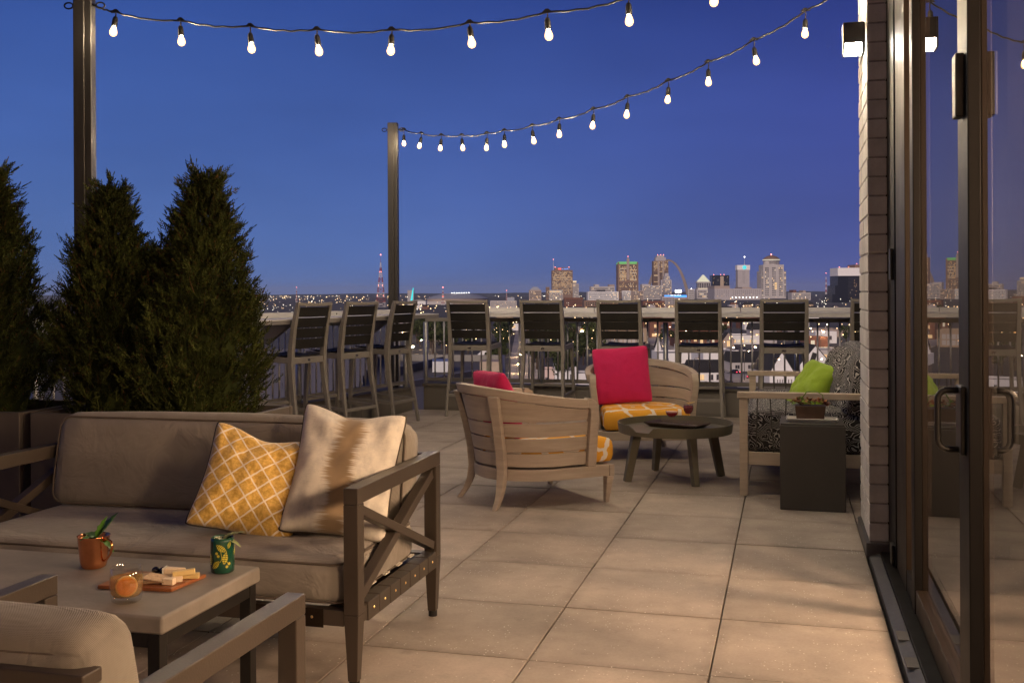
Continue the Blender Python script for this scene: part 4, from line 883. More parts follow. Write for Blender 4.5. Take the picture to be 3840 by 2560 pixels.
MB().lathe([(0.0001, 0.0), (0.031, 0.0), (0.0345, 0.004), (0.0355, 0.02), (0.0345, 0.095), (0.0325, 0.104), (0.0312, 0.104), (0.033, 0.094), (0.034, 0.02), (0.0001, 0.008)], 40).build('cup', 'green_enamel', can, smooth=True)
def on_can(a, z): r = 0.0361 - 0.0012 * max(0, z - .02) / .075; return Vector((r * math.cos(a), r * math.sin(a), z))
def can_leaf(a0, z0, ang, L, W):
    mb = MB()
    for half in (-1, 1):
        for k in range(6):                                  # serrated half-leaf, gaps form the veins
            t0, t1 = k / 6 + .02, (k + 1) / 6 - .02; w0 = W * math.sin(math.pi * (t0 * .92 + .06)); w1 = W * math.sin(math.pi * (t1 * .92 + .06)) * .9
            def q(t, w): u = L * t; lx = half * w; dx, dz = u * math.cos(ang) - lx * math.sin(ang), u * math.sin(ang) + lx * math.cos(ang); return on_can(a0 + dx / 0.036, z0 + dz)
            mb.add([q(t0, .0006), q(t0 + .06, w0), q(t1 + .05, w1), q(t1, .0006)], [(0, 1, 2, 3)])
    return mb.build('leaf_print', 'gold_print', can)
va = math.atan2(-2.795, 1.640)
for da, z, an, L, W in ((-.55, .088, -.65, .034, .009), (.30, .066, -1.75, .036, .009), (.48, .074, 1.25, .022, .006), (-.25, .040, -2.35, .032, .009), (1.25, .05, 1.2, .034, .009), (-1.3, .06, -1.4, .034, .009), (2.4, .07, -1.2, .034, .009), (-2.4, .05, 1.2, .034, .009)): can_leaf(va + da, z, an, L, W)
for da, z in ((-.5, .062), (-.36, .054), (.35, .022), (.55, .030)):
    MB().lathe([(0.0001, 0.0006), (0.0036, 0.0003), (0.0042, 0)], 12).build('berry_print', 'gold_print', can, on_can(va + da, z), rot=(0, R(90), va + da))
for seg in ([(-.2, .075), (-.1, .060), (-.05, .046), (-.2, .036)], [(.1, .080), (.28, .070), (.36, .06)], [(.3, .04), (.42, .034), (.45, .028)]):
    MB().tube([on_can(va + a, z) for a, z in seg], 0.0007, 5).build('stem_print', 'gold_print', can)
gar = thing('leaf_garnish', 'pale leafy garnish sticking out of the green tumbler', 'garnish', (-1.640, 2.795, TZ + 0.095))
for L, W, c, a, el in ((0.075, 0.026, -.25, -75, 32), (0.06, 0.024, -.5, -95, 12), (0.05, 0.02, -.1, -30, 25), (0.035, .02, -.2, 80, 14)):
    leaf_mb(L, W, c, None, Matrix.Rotation(R(a), 4, 'Z') @ Matrix.Rotation(R(el), 4, 'X')).build('leaf', 'pale_leaf', gar, smooth=True)
brd = MB().slab([(-0.125, -0.075), (0.10, -0.085), (0.135, 0.07), (-0.11, 0.085)], 0, 0.011).build('serving_board', 'board_wood', None, (-1.775, 2.635, TZ), R(8), bevel=0.003)
tag(brd, 'brown wooden serving board with crackers and cheese', 'board'); BZ = TZ + 0.0113
def snack(name, mb, m, label, x, y, z, rz, cat, group=None, tilt=(0, 0), bevel=0.0015):
    return tag(mb.build(name, m, None, (x, y, z), rot=(R(tilt[0]), R(tilt[1]), R(rz)), bevel=bevel), label, cat, group)
ck = lambda w, d: MB().slab([(-w / 2, -d / 2), (0, -d / 2 - .001), (w / 2, -d / 2 + .001), (w / 2 - .001, 0), (w / 2, d / 2), (0.004, d / 2 + .001), (-w / 2, d / 2), (-w / 2 - .001, 0.003)], 0, .0045)
for i, (x, y, z, rz, tl, lb) in enumerate(((-1.775, 2.612, 0.0006, 20, (2, 3), 'seeded cracker at the bottom of the fan on the board'), (-1.757, 2.609, 0.0062, 14, (3, 6), 'seeded cracker lying in the middle of the fan'), (-1.738, 2.606, 0.012, 8, (3, 8), 'seeded cracker on top of the fan beside the cheese'), (-1.80, 2.655, 0.0005, 35, (0, 1), 'seeded cracker showing behind the cocktail glass'))):
    snack('cracker', ck(.066, .052), 'cracker', lb, x, y, BZ + z, rz, 'cracker', 'crackers on the board', tl)
cb = lambda a, b, c: MB().box(-a / 2, a / 2, -b / 2, b / 2, 0, c)
snack('cheese_stick', cb(.062, .016, .014), 'cheese_yellow', 'yellow cheese stick lying on top of the white block', -1.672, 2.640, BZ + .017, 28, 'cheese', 'pieces of cheese on the board', (0, -6))
snack('cheese_stick', cb(.055, .017, .015), 'cheese_yellow', 'pale yellow cheese stick at the back of the board', -1.672, 2.668, BZ + .0005, 20, 'cheese', 'pieces of cheese on the board')
snack('cheese_block', cb(.034, .020, .017), 'cheese_white', 'creamy cheese block at the front edge of the board', -1.694, 2.597, BZ + .0005, 4, 'cheese', 'pieces of cheese on the board')
snack('cheese_block', cb(.030, .022, .016), 'cheese_white', 'creamy cheese block carrying a yellow stick', -1.688, 2.628, BZ + .0005, 30, 'cheese', 'pieces of cheese on the board')
wd = thing('cheese_wedge', 'soft cheese wedge with a grey rind beside the black olives', 'cheese', (-1.728, 2.672, BZ + .0004), R(12), 'pieces of cheese on the board')
MB().slab([(-.024, -.014), (.038, -.004), (.036, .004), (-.024, .018)], 0, .026).build('paste', 'cheese_white', wd, bevel=.003); MB().slab([(-.028, -.016), (-.0245, -.016), (-.0245, .020), (-.028, .020)], 0, .028).build('rind', 'cheese_rind', wd, bevel=.0015)
for x, y, lb in ((-1.772, 2.690, 'glossy black olive next to the cheese wedge'), (-1.796, 2.688, 'glossy black olive nearer the cocktail glass')):
    tag(MB().lathe([(.0005, -.0105)] + [(.0125 * math.cos(a), .0105 * math.sin(a)) for a in (R(-70), R(-45), R(-20), 0, R(20), R(45), R(70))] + [(.0005, .0105)], 18).build('black_olive', 'olive_black', None, (x, y, BZ + .0108), smooth=True), lb, 'olive', 'olives on the board')

# ------------------------------------------------------------------ lounge chair in front of the table (back to the camera)
ac = thing('lounge_chair', 'taupe upholstered lounge chair with square bronze arms, seen from behind', 'chair', (-1.262, 1.60, 0))
AW, AF, AB, AH = 0.315, 0.335, -0.335, 0.644
for sx in (-1, 1):
    xo, xi = sx * AW, sx * (AW - 0.042); xa, xb = min(xo, xi), max(xo, xi)
    am = bpy.data.objects.new('arm', None); COL.objects.link(am); am.parent = ac
    MB().box(xa, xb, AB + .10, AF, AH - .042, AH).build('top_rail', 'bronze', am, bevel=0.003)
    MB().box(xa, xb, AF - .042, AF, 0, AH - .0425).build('front_post', 'bronze', am, bevel=0.003)
    MB().box(xa, xb, AB + .10, AB + .142, 0, AH - .0425).build('rear_post', 'bronze', am, bevel=0.003)
    MB().box(xa + .003, xb - .003, AB + .1425, AF - .0425, 0.19, 0.235).build('lower_rail', 'bronze', am, bevel=0.003)
for y in (AF - .04, AB + .12): MB().box(-AW + .043, AW - .043, y - .0, y + .036, 0.19, 0.235).build('seat_rail', 'bronze', ac, bevel=0.003)
MB().hexa([(-AW + .045, AB + .10, .236), (AW - .045, AB + .10, .236), (AW - .045, AB + .135, .236), (-AW + .045, AB + .135, .236)], [(-AW + .01, AB - .01, .70), (AW - .01, AB - .01, .70), (AW - .01, AB + .028, .70), (-AW + .01, AB + .028, .70)]).build('back_frame', 'bronze', ac, bevel=0.003)
MB().box(-AW - .0, AW + .0, AB - .022, AB + .022, .7005, .722).build('back_rail', 'bronze', ac, bevel=0.003)
cushion('seat_cushion', AW - .046, 0.27, 0.065, 'chair_cloth', ac, (0, 0.06, 0.302), r=0.045, bulge=0.018, seed=4, pipe='sofa_pipe')
bc = cushion('back_cushion', AW - .012, 0.065, 0.205, 'chair_cloth', ac, (0, -0.235, 0.56), (R(13), 0, 0), r=0.036, bulge=0.02, seed=5, pipe=None)
for yy in (-0.052, 0.052): MB().tube([(x, yy, z) for x, z in rrect(AW - .012 - .012, 0.205 - .012, .05)], .004, 6, True).build('piping', 'sofa_pipe', bc, smooth=True)

# ------------------------------------------------------------------ barrel chairs of slatted wood
def u_path(a, front, back, n=44):
    """plan of the shell: straight sides from the front, round at the back; list of (x, y, nx, ny, t) with t 0..1"""
    b = -back; y0 = 0.02; pts = []
    ls = front - y0; la = math.pi * math.sqrt((a * a + (b - (-y0)) ** 2) / 2); tot = 2 * ls + la
    for i in range(n + 1):
        s = tot * i / n
        if s < ls: x, y, nx, ny = a, front - s, 1, 0
        elif s > tot - ls: x, y, nx, ny = -a, front - (tot - s), -1, 0
        else:
            th = (s - ls) / la * math.pi; rb = b + y0; x, y = a * math.cos(th), y0 - rb * math.sin(th)
            nx, ny = math.cos(th) / a, -math.sin(th) / rb; l = math.hypot(nx, ny); nx, ny = nx / l, ny / l
        pts.append((x, y, nx, ny, i / n))
    return pts
def flare(z): k = (max(0.0, z - 0.2) / 0.5) ** 1.3; return 0.330 + 0.065 * k, -(0.325 + 0.105 * k)
def band(z0f, z1f, th, front, t0=0.0, t1=1.0, out=0.0, n=44):
    mb = MB(); secs = []
    zs0, zs1 = z0f(0.5), z1f(0.5); A0, B0 = flare(zs0); A1, B1 = flare(zs1); P0, P1 = u_path(A0 + out, front, B0 - out, n), u_path(A1 + out, front, B1 - out, n)
    for p, q in zip(P0, P1):
        t = p[4]
        if t < t0 - 1e-6 or t > t1 + 1e-6: continue
        z0, z1 = z0f(t), z1f(t)
        secs.append([(p[0], p[1], z0), (p[0] + p[2] * th, p[1] + p[3] * th, z0), (q[0] + q[2] * th, q[1] + q[3] * th, z1), (q[0], q[1], z1)])
    return mb.sweep(secs)
def make_barrel(label):
    t = thing('barrel_chair', label, 'chair')
    FR, FP = 0.33, 0.185
    def ztop(t): return 0.630 + 0.085 * math.sin(math.pi * t) ** 1.4
    # curved top rail that turns down into the front posts
    band(lambda t: ztop(t) - 0.056, ztop, 0.046, FP - 0.035, out=-0.012, n=60).build('top_rail', 'taupe_wood', t, bevel=0.007)
    for sx in (-1, 1):
        A, B = flare(0.60); x = sx * (A + 0.008); secs = []
        prof = [(FP - .035, .606), (FP - .012, .602), (FP + .006, .590), (FP + .016, .570), (FP + .018, .54), (FP + .018, .40), (FP + .018, .226)]
        a2, b2 = flare(0.30); xs = [x, x, x, x, x, (x + sx * (a2 + .012)) / 2, sx * (a2 + .012)]
        for i, ((y, z), xx) in enumerate(zip(prof, xs)):
            d = Vector((0, prof[min(i + 1, 6)][0] - prof[max(i - 1, 0)][0], prof[min(i + 1, 6)][1] - prof[max(i - 1, 0)][1])).normalized(); nn = Vector((0, -d.z, d.y))
            c = Vector((xx, y, z)); secs.append([c + Vector((-.025, 0, 0)) + nn * .030, c + Vector((.025, 0, 0)) + nn * .030, c + Vector((.025, 0, 0)) - nn * .030, c + Vector((-.025, 0, 0)) - nn * .030])
        MB().sweep(secs).build('front_post', 'taupe_wood', t, bevel=0.005)
        MB().beam((sx * .335, FR - .005, 0.0), (sx * .345, FR + .005, 0.158), 0.026, 0.026, (0, 1, 0), 0.048, 0.048).build('front_leg', 'taupe_wood', t, bevel=0.004)
        # rear upright: saber leg below, flaring stile above, outside the slats
        A, B = flare(.3); ang = R(57); secs = []
        for z, rr, w, dd in ((0.0, 0.425, .030, .036), (0.06, 0.385, .036, .042), (0.12, 0.362, .044, .046), (0.20, 0.352, .052, .046), (0.32, 0.362, .056, .042), (0.46, 0.388, .058, .040), (0.58, 0.418, .062, .036), (0.655, 0.438, .066, .034)):
            c = Vector((sx * rr * math.cos(ang) * 1.03, -rr * math.sin(ang) * 1.10 + 0.02, z)); o = Vector((sx * math.cos(ang), -math.sin(ang), 0)); tg = Vector((-o.y, o.x, 0))
            secs.append([c - tg * w / 2 - o * dd / 2, c + tg * w / 2 - o * dd / 2, c + tg * w / 2 + o * dd / 2, c - tg * w / 2 + o * dd / 2])
        MB().sweep(secs).build('rear_leg', 'taupe_wood', t, bevel=0.005)
    for k in range(4):                                    # horizontal slats
        z0 = 0.238 + k * 0.0885
        if k < 3: band(lambda t: z0, lambda t: z0 + 0.0785, 0.016, FP - 0.01).build('slat', 'taupe_wood', t, bevel=0.003)
        else: band(lambda t: z0, lambda t: ztop(t) - 0.062, 0.016, FP - 0.02).build('slat', 'taupe_wood', t, bevel=0.003)
    band(lambda t: 0.158, lambda t: 0.226, 0.030, FR + 0.005, out=-0.006).build('apron', 'taupe_wood', t, bevel=0.004)
    MB().box(-.36, .36, FR + .006, FR + .040, 0.156, 0.224).build('front_apron', 'taupe_wood', t, bevel=0.004)
    pl = [(x * .97, y * .97) for x, y, *_ in u_path(.33, FR, -.325, 30)]
    MB().slab(pl, 0.196, 0.214).build('seat_deck', 'taupe_wood', t)
    # seat cushion: rounded box following the shell
    mb = MB(); secs = []; zs = [(.90, .2325), (.955, .236), (.985, .250), (1.0, .275), (1.0, .330), (.985, .358), (.95, .374), (.88, .3815), (.6, .389), (.3, .392), (.02, .393)]
    pp = u_path(.318, FR + .055, -.31, 46)
    for sc, z in zs: secs.append([(x * sc, 0.03 + (y - 0.03) * sc, z) for x, y, *_ in pp])
    mb.sweep(secs); mb.build('seat_cushion', 'yellow_print', t, smooth=True)
    return t
b1 = make_barrel('slatted wooden barrel chair with its back to the sofa'); b1.location = (-1.515, 6.185, 0); b1.rotation_euler = (0, 0, math.atan2(.679, .734) - R(90))
copy_tree(b1, (-1.095, 8.03, 0), R(180 + 15), 'slatted wooden barrel chair facing the camera behind the round table')
for o in (b1,): o['group'] = 'barrel chairs at the round table'
[o for o in bpy.data.objects if o.name.startswith('barrel_chair') and o is not b1][0]['group'] = 'barrel chairs at the round table'
pillow('throw_pillow', 0.45, 0.46, 0.15, 'pink_cloth', 'large pink pillow upright in the chair facing the camera', (-1.245, 8.065, 0.605), (R(-19), R(-3), R(14)), None, 0.05, 3, 0.008)
pillow('throw_pillow', 0.42, 0.42, 0.15, 'pink_cloth', 'magenta pillow just showing above the rail of the nearer barrel chair', (-1.70, 6.085, 0.580), (R(-16), R(2), R(133)), None, 0.07, 4, 0.010)

# ------------------------------------------------------------------ round table with tray and drinks
rt = thing('round_table', 'round olive grey tray-top table with four splayed legs', 'table', (-0.728, 7.03, 0))
RT, HT = 0.372, 0.345
MB().lathe([(0.0001, HT - .020), (RT - .012, HT - .020), (RT - .004, HT - .012), (RT - .004, HT - .006), (0.0001, HT - .006)], 64).build('table_top', 'olive_metal', rt, smooth=False)
secs = []
for i in range(73):
    a = R(-110) + 2 * math.pi * i / 72; da = abs((a - R(-118) + math.pi) % (2 * math.pi) - math.pi)
    dip = 0.036 * max(0, min(1, (0.24 - da) / 0.07)); dip = dip * dip * (3 - 2 * dip / 0.036) / 0.036 if dip > 0 else 0
    zt = HT + 0.036 - dip; c, s_ = math.cos(a), math.sin(a)
    secs.append([(c * (RT - .003), s_ * (RT - .003), HT - .028), (c * (RT + .004), s_ * (RT + .004), HT - .028), (c * (RT + .012), s_ * (RT + .012), zt), (c * (RT + .005), s_ * (RT + .005), zt)])
MB().sweep(secs[:-1], True).build('rim', 'olive_metal', rt, smooth=False)
for fx, fy in ((-.297, -.180), (.158, -.262), (.292, .165), (-.17, .29)):
    MB().beam((fx, fy, 0), (fx * .80, fy * .80, HT - .021), .036, .050, (fx, fy, 0), .050, .060).build('leg', 'olive_metal', rt, bevel=.004)
tray = MB(); s2 = [(-.20, -.11), (.20, -.11), (.20, .11), (-.20, .11)]
tray.hexa([(x * .80, y * .78, 0) for x, y in s2], [(x * .84, y * .82, .010) for x, y in s2])
for (ax, ay), (bx, by) in zip(s2, s2[1:] + s2[:1]):
    tray.hexa([(ax * .80, ay * .78, .0005), (bx * .80, by * .78, .0005), (bx * .84, by * .82, .0105), (ax * .84, ay * .82, .0105)], [(ax, ay, .026), (bx, by, .026), (bx * .98, by * .98, .031), (ax * .98, ay * .98, .031)])
tag(tray.build('serving_tray', 'dark_wood', None, (-0.720, 7.10, HT - .0055), R(-24)), 'dark wooden tray with two cocktails on the round table', 'tray')
def stem_glass(name, label, x, y, bowl, liq, lmat, h, extra=None):
    t = thing(name, label, 'glass', (x, y, HT + .0055))
    MB().lathe([(.0001, 0), (.030, .0005), (.031, .002), (.006, .006), (.0035, .012), (.0032, h - .004), (.006, h)] + bowl, 28).build('bowl', 'clear_glass', t, smooth=True)
    MB().lathe(liq, 28).build('drink', lmat, t, smooth=True)
    if extra: MB().lathe(extra, 28).build('foam', 'foam', t, smooth=True)
    return t
stem_glass('coupe_glass', 'coupe of red cocktail with pink foam on the dark tray', -0.752, 7.055, [(.022, .060), (.037, .078), (.042, .098), (.0412, .098), (.036, .079), (.0215, .0615), (.001, .058)],
           [(.0005, .0592), (.0205, .0625), (.0345, .0795), (.0385, .0905), (.0005, .0905)], 'red_drink', .055, [(.0005, .0907), (.0386, .0907), (.0396, .0965), (.0005, .0970)])
wg = stem_glass('wine_glass', 'stemmed glass of plum cocktail with a peel garnish on the dark tray', -0.648, 7.135, [(.020, .076), (.032, .096), (.035, .118), (.031, .142), (.0303, .142), (.0342, .118), (.0312, .097), (.0195, .0775), (.001, .074)],
           [(.0005, .0752), (.0188, .0785), (.0302, .0975), (.0332, .118), (.0320, .128), (.0005, .128)], 'plum_drink', .070)
MB().tube([(.01, .02, .130), (-.005, -.01, .148), (.022, .0, .150), (.045, .01, .156)], [.001, .006, .004, .001], 6).build('peel_garnish', 'cheese_yellow', wg, smooth=True)

# ------------------------------------------------------------------ bench with patterned upholstery
bn = thing('garden_bench', 'pale wooden bench with corded sides and black patterned seat beside the brick pier', 'bench', (-0.285, 6.53, 0))
BL, BD = 1.80, 0.95
for y0 in (0.0, BL - .055):
    sd_ = bpy.data.objects.new('side_frame', None); COL.objects.link(sd_); sd_.parent = bn
    MB().box(0.002, .052, y0 + .003, y0 + .052, 0, .598).build('post', 'pale_wood', sd_, bevel=.003); MB().box(BD - .05, BD, y0 + .003, y0 + .052, 0, .598).build('post', 'pale_wood', sd_, bevel=.003)
    MB().box(-.012, BD + .012, y0 - .006, y0 + .061, .599, .636).build('armrest', 'pale_wood', sd_, bevel=.004)
    MB().box(.053, BD - .051, y0 + .010, y0 + .046, .190, .268).build('lower_rail', 'pale_wood', sd_, bevel=.003)
    for k in range(5):
        x = .11 + k * .075 + (k // 2) * .02; MB().tube([(x + (.02 if k % 2 else -.01), y0 + .028, .268), (x, y0 + .028, .5985)], .004, 6).build('cord', 'cube_grey', sd_)
MB().box(.004, .044, .056, BL - .056, .190, .268).build('front_rail', 'pale_wood', bn, bevel=.003); MB().box(BD - .044, BD - .004, .056, BL - .056, .190, .268).build('back_rail', 'pale_wood', bn, bevel=.003)
for k in range(9): MB().box(.0445 + .0, BD - .0445, .09 + k * .19, .17 + k * .19, .235, .250).build('seat_slat', 'pale_wood', bn)
cushion('seat_cushion', .44, .83, .125, 'black_scribble', bn, (.47, .90, .380), r=.05, bulge=.02, seed=6)
cushion('back_cushion', .10, .82, .20, 'black_scribble', bn, (.735, .90, .66), (0, R(12), 0), r=.07, bulge=.04, seed=7)
pillow('throw_pillow', 0.50, 0.48, 0.20, 'black_scribble', 'black and white scribble pillow leaning against the bench back', (0.345, 7.08, 0.66), (R(-16), 0, R(-72)), None, 0.06, 5, 0.012)
pillow('throw_pillow', 0.39, 0.385, 0.18, 'green_cloth', 'lime green pillow leaning on the patterned bench', (0.165, 7.14, 0.610), (R(-30), R(4), R(-66)), None, 0.06, 6, 0.012)

# ------------------------------------------------------------------ cube side table with a succulent bowl
cube = thing('side_table', 'dark grey cube side table in front of the bench', 'table', (0.140, 6.352, 0))
MB().box(-.181, .181, -.185, .185, 0, .484).build('body', 'cube_grey', cube, bevel=.005); MB().box(-.176, .176, -.180, .180, .4842, .495).build('top', 'cube_grey', cube, bevel=.003)
wt = MB(); o4 = [(-.145, -.075), (.145, -.075), (.145, .075), (-.145, .075)]
wt.hexa([(x * .9, y * .86, 0) for x, y in o4], [(x * .92, y * .88, .007) for x, y in o4])
for (ax, ay), (bx, by) in zip(o4, o4[1:] + o4[:1]): wt.hexa([(ax * .9, ay * .86, .0004), (bx * .9, by * .86, .0004), (bx * .92, by * .88, .0074), (ax * .92, ay * .88, .0074)], [(ax, ay, .020), (bx, by, .020), (bx * .975, by * .96, .022), (ax * .975, ay * .96, .022)])
tag(wt.build('white_dish', 'white_glaze', None, (0.140, 6.30, .4955)), 'shallow white rectangular dish on the cube side table', 'dish')
tag(MB().box(-.022, .022, -.014, .014, 0, .016).build('sugar_packet', 'plastic_white', None, (0.232, 6.275, .5032), R(6), bevel=.002), 'small white box at the end of the white dish', 'box')
pt_ = thing('succulent_planter', 'brown square pot of tan and green succulents on the white dish', 'plant', (0.130, 6.305, .5032))
MB().hexa([(-.075, -.05, 0), (.075, -.05, 0), (.075, .05, 0), (-.075, .05, 0)], [(-.086, -.058, .085), (.086, -.058, .085), (.086, .058, .085), (-.086, .058, .085)]).build('pot', 'brown_pot', pt_, bevel=.004)
rs = random.Random(21)
for k in range(34):
    x, y = rs.uniform(-.095, .095), rs.uniform(-.06, .06); z = .085 + rs.uniform(0, .045) * (1 - (x / .11) ** 2); m = rs.choice(['succulent_tan', 'succulent_tan', 'succulent_red', 'succulent_red', 'succulent_green'])
    mb = MB(); npt = rs.randint(5, 8); s_ = rs.uniform(.018, .034)
    for j in range(npt):
        M4 = Matrix.Translation((x, y, z)) @ Matrix.Rotation(6.283 * j / npt + rs.uniform(-.3, .3), 4, 'Z') @ Matrix.Rotation(R(rs.uniform(10, 65)), 4, 'X'); leaf_mb(s_ * rs.uniform(.8, 1.2), s_ * .55, -.3, mb, M4)
    mb.build('rosette', m, pt_, smooth=True)
MB().tube([(-.05, -.02, .12), (-.02, -.03, .165), (.03, -.03, .170), (.07, -.02, .150), (.075, -.02, .11)], [.003, .004, .003, .003, .002], 6).build('stem', 'succulent_green', pt_, smooth=True)

# ------------------------------------------------------------------ the city below and beyond
GZ = -27.0
FWD = Vector((-math.sin(YAW), math.cos(YAW), 0)); RGT = Vector((math.cos(YAW), math.sin(YAW), 0))
def geo(sx, d): return FWD * d + RGT * ((sx - 1920) / F_PX * d)
def zat(sx, sy, d): return CAM_H - ((sy - 1280) + (sx - 1920) * 0.005 + 182.0) / F_PX * d
def dist_g(sx, sy, z=GZ): return (CAM_H - z) * F_PX / ((sy - 1280) + (sx - 1920) * 0.005 + 182.0)
def spot(sx, sy, z=GZ): p = geo(sx, dist_g(sx, sy, z)); return Vector((p.x, p.y, z))
mat('earth', (0.080, 0.076, 0.070), 0.95, 0, 0.45, 0.02, detail=8.0); mat('asphalt', (0.11, 0.105, 0.10), 0.85, 0, 0.25, 0.15); mat('concrete_road', (0.40, 0.37, 0.34), 0.85, 0, 0.2, 0.12)
mat('kerb', (0.30, 0.29, 0.28), 0.8); mat('hill', (0.040, 0.045, 0.042), 0.95, 0, 0.3, 0.002)
mat('stone_pale', (0.46, 0.43, 0.42), 0.85, 0, 0.10, 0.06); mat('stone_lilac', (0.40, 0.37, 0.38), 0.85, 0, 0.10, 0.06); mat('stone_warm', (0.36, 0.29, 0.25), 0.85, 0, 0.12, 0.06)
mat('brown_tower', (0.215, 0.135, 0.095), 0.7, 0, 0.10, 0.05); mat('red_brick', (0.17, 0.075, 0.052), 0.9, 0, 0.2, 0.2); mat('tan_brick', (0.36, 0.27, 0.19), 0.9, 0, 0.14, 0.2)
mat('white_wall', (0.72, 0.71, 0.71), 0.85, 0, 0.08, 0.2); mat('pink_wall', (0.60, 0.46, 0.42), 0.85, 0, 0.1, 0.2); mat('dark_roof', (0.028, 0.026, 0.026), 0.9, 0, 0.3, 0.3); mat('flat_roof', (0.27, 0.26, 0.255), 0.9, 0, 0.25, 0.2)
mat('black_glass', (0.012, 0.013, 0.018), 0.25, 0.1); mat('arch_steel', (0.30, 0.24, 0.21), 0.6, 0.0, 0.1, 0.02); mat('mast_red', (0.30, 0.05, 0.045), 0.7); mat('mast_white', (0.62, 0.58, 0.58), 0.7)
mat('win_dark', (0.030, 0.028, 0.034), 0.3); mat('dome_grey', (0.30, 0.32, 0.38), 0.6, 0.1, 0.08, 0.02); mat('bright_white', (0.80, 0.78, 0.78), 0.8)
emit('win_lit', (1.0, 0.62, 0.28), 0.95, False); emit('win_cool', (1.0, 0.80, 0.56), 0.75, False); emit('green_flood', (0.24, 0.85, 0.22), 0.55, False); emit('teal_sign', (0.02, 0.80, 0.85), 1.1, False)
emit('blue_sign', (0.05, 0.30, 1.0), 2.0, False); emit('red_sign', (1.0, 0.12, 0.10), 1.6, False); emit('white_sign', (1.0, 0.95, 0.90), 2.2, False); emit('red_beacon', (1.0, 0.25, 0.18), 7.0, False); emit('white_beacon', (1.0, 0.95, 0.85), 12.0, False)
emit('sodium', (1.0, 0.42, 0.09), 2.4, False); emit('mercury', (1.0, 0.86, 0.55), 2.2, False); emit('lamp_lens', (1.0, 0.66, 0.34), 1500.0, True); emit('warm_wash', (1.0, 0.75, 0.45), 1.0, False); emit('tail_red', (1.0, 0.05, 0.10), 8.0, False); emit('signal_green', (0.2, 1.0, 0.35), 8.0, False); emit('crown_light', (1.0, 0.92, 0.66), 0.75, False)

ground = MB().add([(-30000, -3000, GZ), (30000, -3000, GZ), (30000, 32000, GZ), (-30000, 32000, GZ)], [(0, 1, 2, 3)]).build('ground', 'earth'); tag(ground, kind='structure')
hm = MB(); vs = []; nn = 160                                 # far wooded ridge along the horizon
for k in range(nn + 1):
    sx = -900 + 5600 * k / nn; p = geo(sx, 11000); q = geo(sx, 13500)
    hgt = 1.0 + 16 * noise.noise(Vector((sx * 0.0016, 3.1, 0))) + 5 * noise.noise(Vector((sx * 0.011, 1.7, 0)))
    vs += [(p.x, p.y, GZ - 2), ((p.x + q.x) / 2, (p.y + q.y) / 2, hgt), (q.x, q.y, hgt - 4)]
hm.add(vs, [(3 * k + j, 3 * k + 3 + j, 3 * k + 4 + j, 3 * k + 1 + j) for k in range(nn) for j in (0, 1)])
tag(hm.build('hills', 'hill', smooth=True), kind='structure')

def block(name, label, x0, x1, ytop, d, m, depth=None, rz=0.0, cat='building', zbase=GZ, group=None):
    """building shell whose front stands at depth d between photo bearings x0 and x1"""
    w = (x1 - x0) / F_PX * d; h = zat((x0 + x1) / 2, ytop, d) - zbase; dp = depth or w * 0.8; p = geo((x0 + x1) / 2, d)
    t = thing(name, label, cat, (p.x, p.y, zbase), YAW + rz, group)
    MB().box(-w / 2, w / 2, 0, dp, 0, h).build('wall', m, t)
    t['w'] = w; t['h'] = h; t['dp'] = dp; t['d'] = d
    return t
def add_box(t, x0, x1, z0, z1, m, name='wall', y0=0.0, y1=None):
    y1 = t['dp'] if y1 is None else y1
    return MB().box(x0, x1, y0, y1, z0, z1).build(name, m, t)
def windows(t, x0, x1, z0, z1, nx, ny, lit=0.3, fx=0.55, fz=0.6, y=0.0, seed=0, mats=('win_dark', 'win_lit', 'win_cool'), mass=True, rows=None, name='window'):
    """front windows; far ones too small to tell apart are one part, near ones are parts of their own"""
    rnd = random.Random(seed + int(abs(x0 * 13) + z1)); mb = MB(); cw, ch = (x1 - x0) / nx, (z1 - z0) / ny; pr = max(0.06, 0.00002 * t['d'])
    for j in range(ny):
        rl = rnd.uniform(0.4, 1.6) if rows is None else rows
        for i in range(nx):
            a, b = x0 + (i + .5 - fx / 2) * cw, x0 + (i + .5 + fx / 2) * cw; c, e = z0 + (j + .5 - fz / 2) * ch, z0 + (j + .5 + fz / 2) * ch
            k = 0 if rnd.random() > lit * rl else rnd.choice((1, 1, 2))
            if mass: mb.box(a, b, y - pr, y + pr, c, e, k)
            else:
                wo = MB().box(a, b, y - pr, y + 0.02, c, e).build(name, mats[k], t)
                MB().box(a - .12, b + .12, y - pr * 1.6, y + .02, c - .18, c - .001).build('sill', 'stone_pale', wo)
    if mass:
        o = mb.build('windows', list(mats), t); o['kind'] = 'stuff'; return o
def beacon(t, x, y, z, m='red_beacon', r=None):
    r = r or t['d'] * 0.00032; return MB().lathe([(.001, -r), (r * .7, -r * .7), (r, 0), (r * .7, r * .7), (.001, r)], 8, (x, y, z)).build('beacon', m, t)
D0 = 4300.0
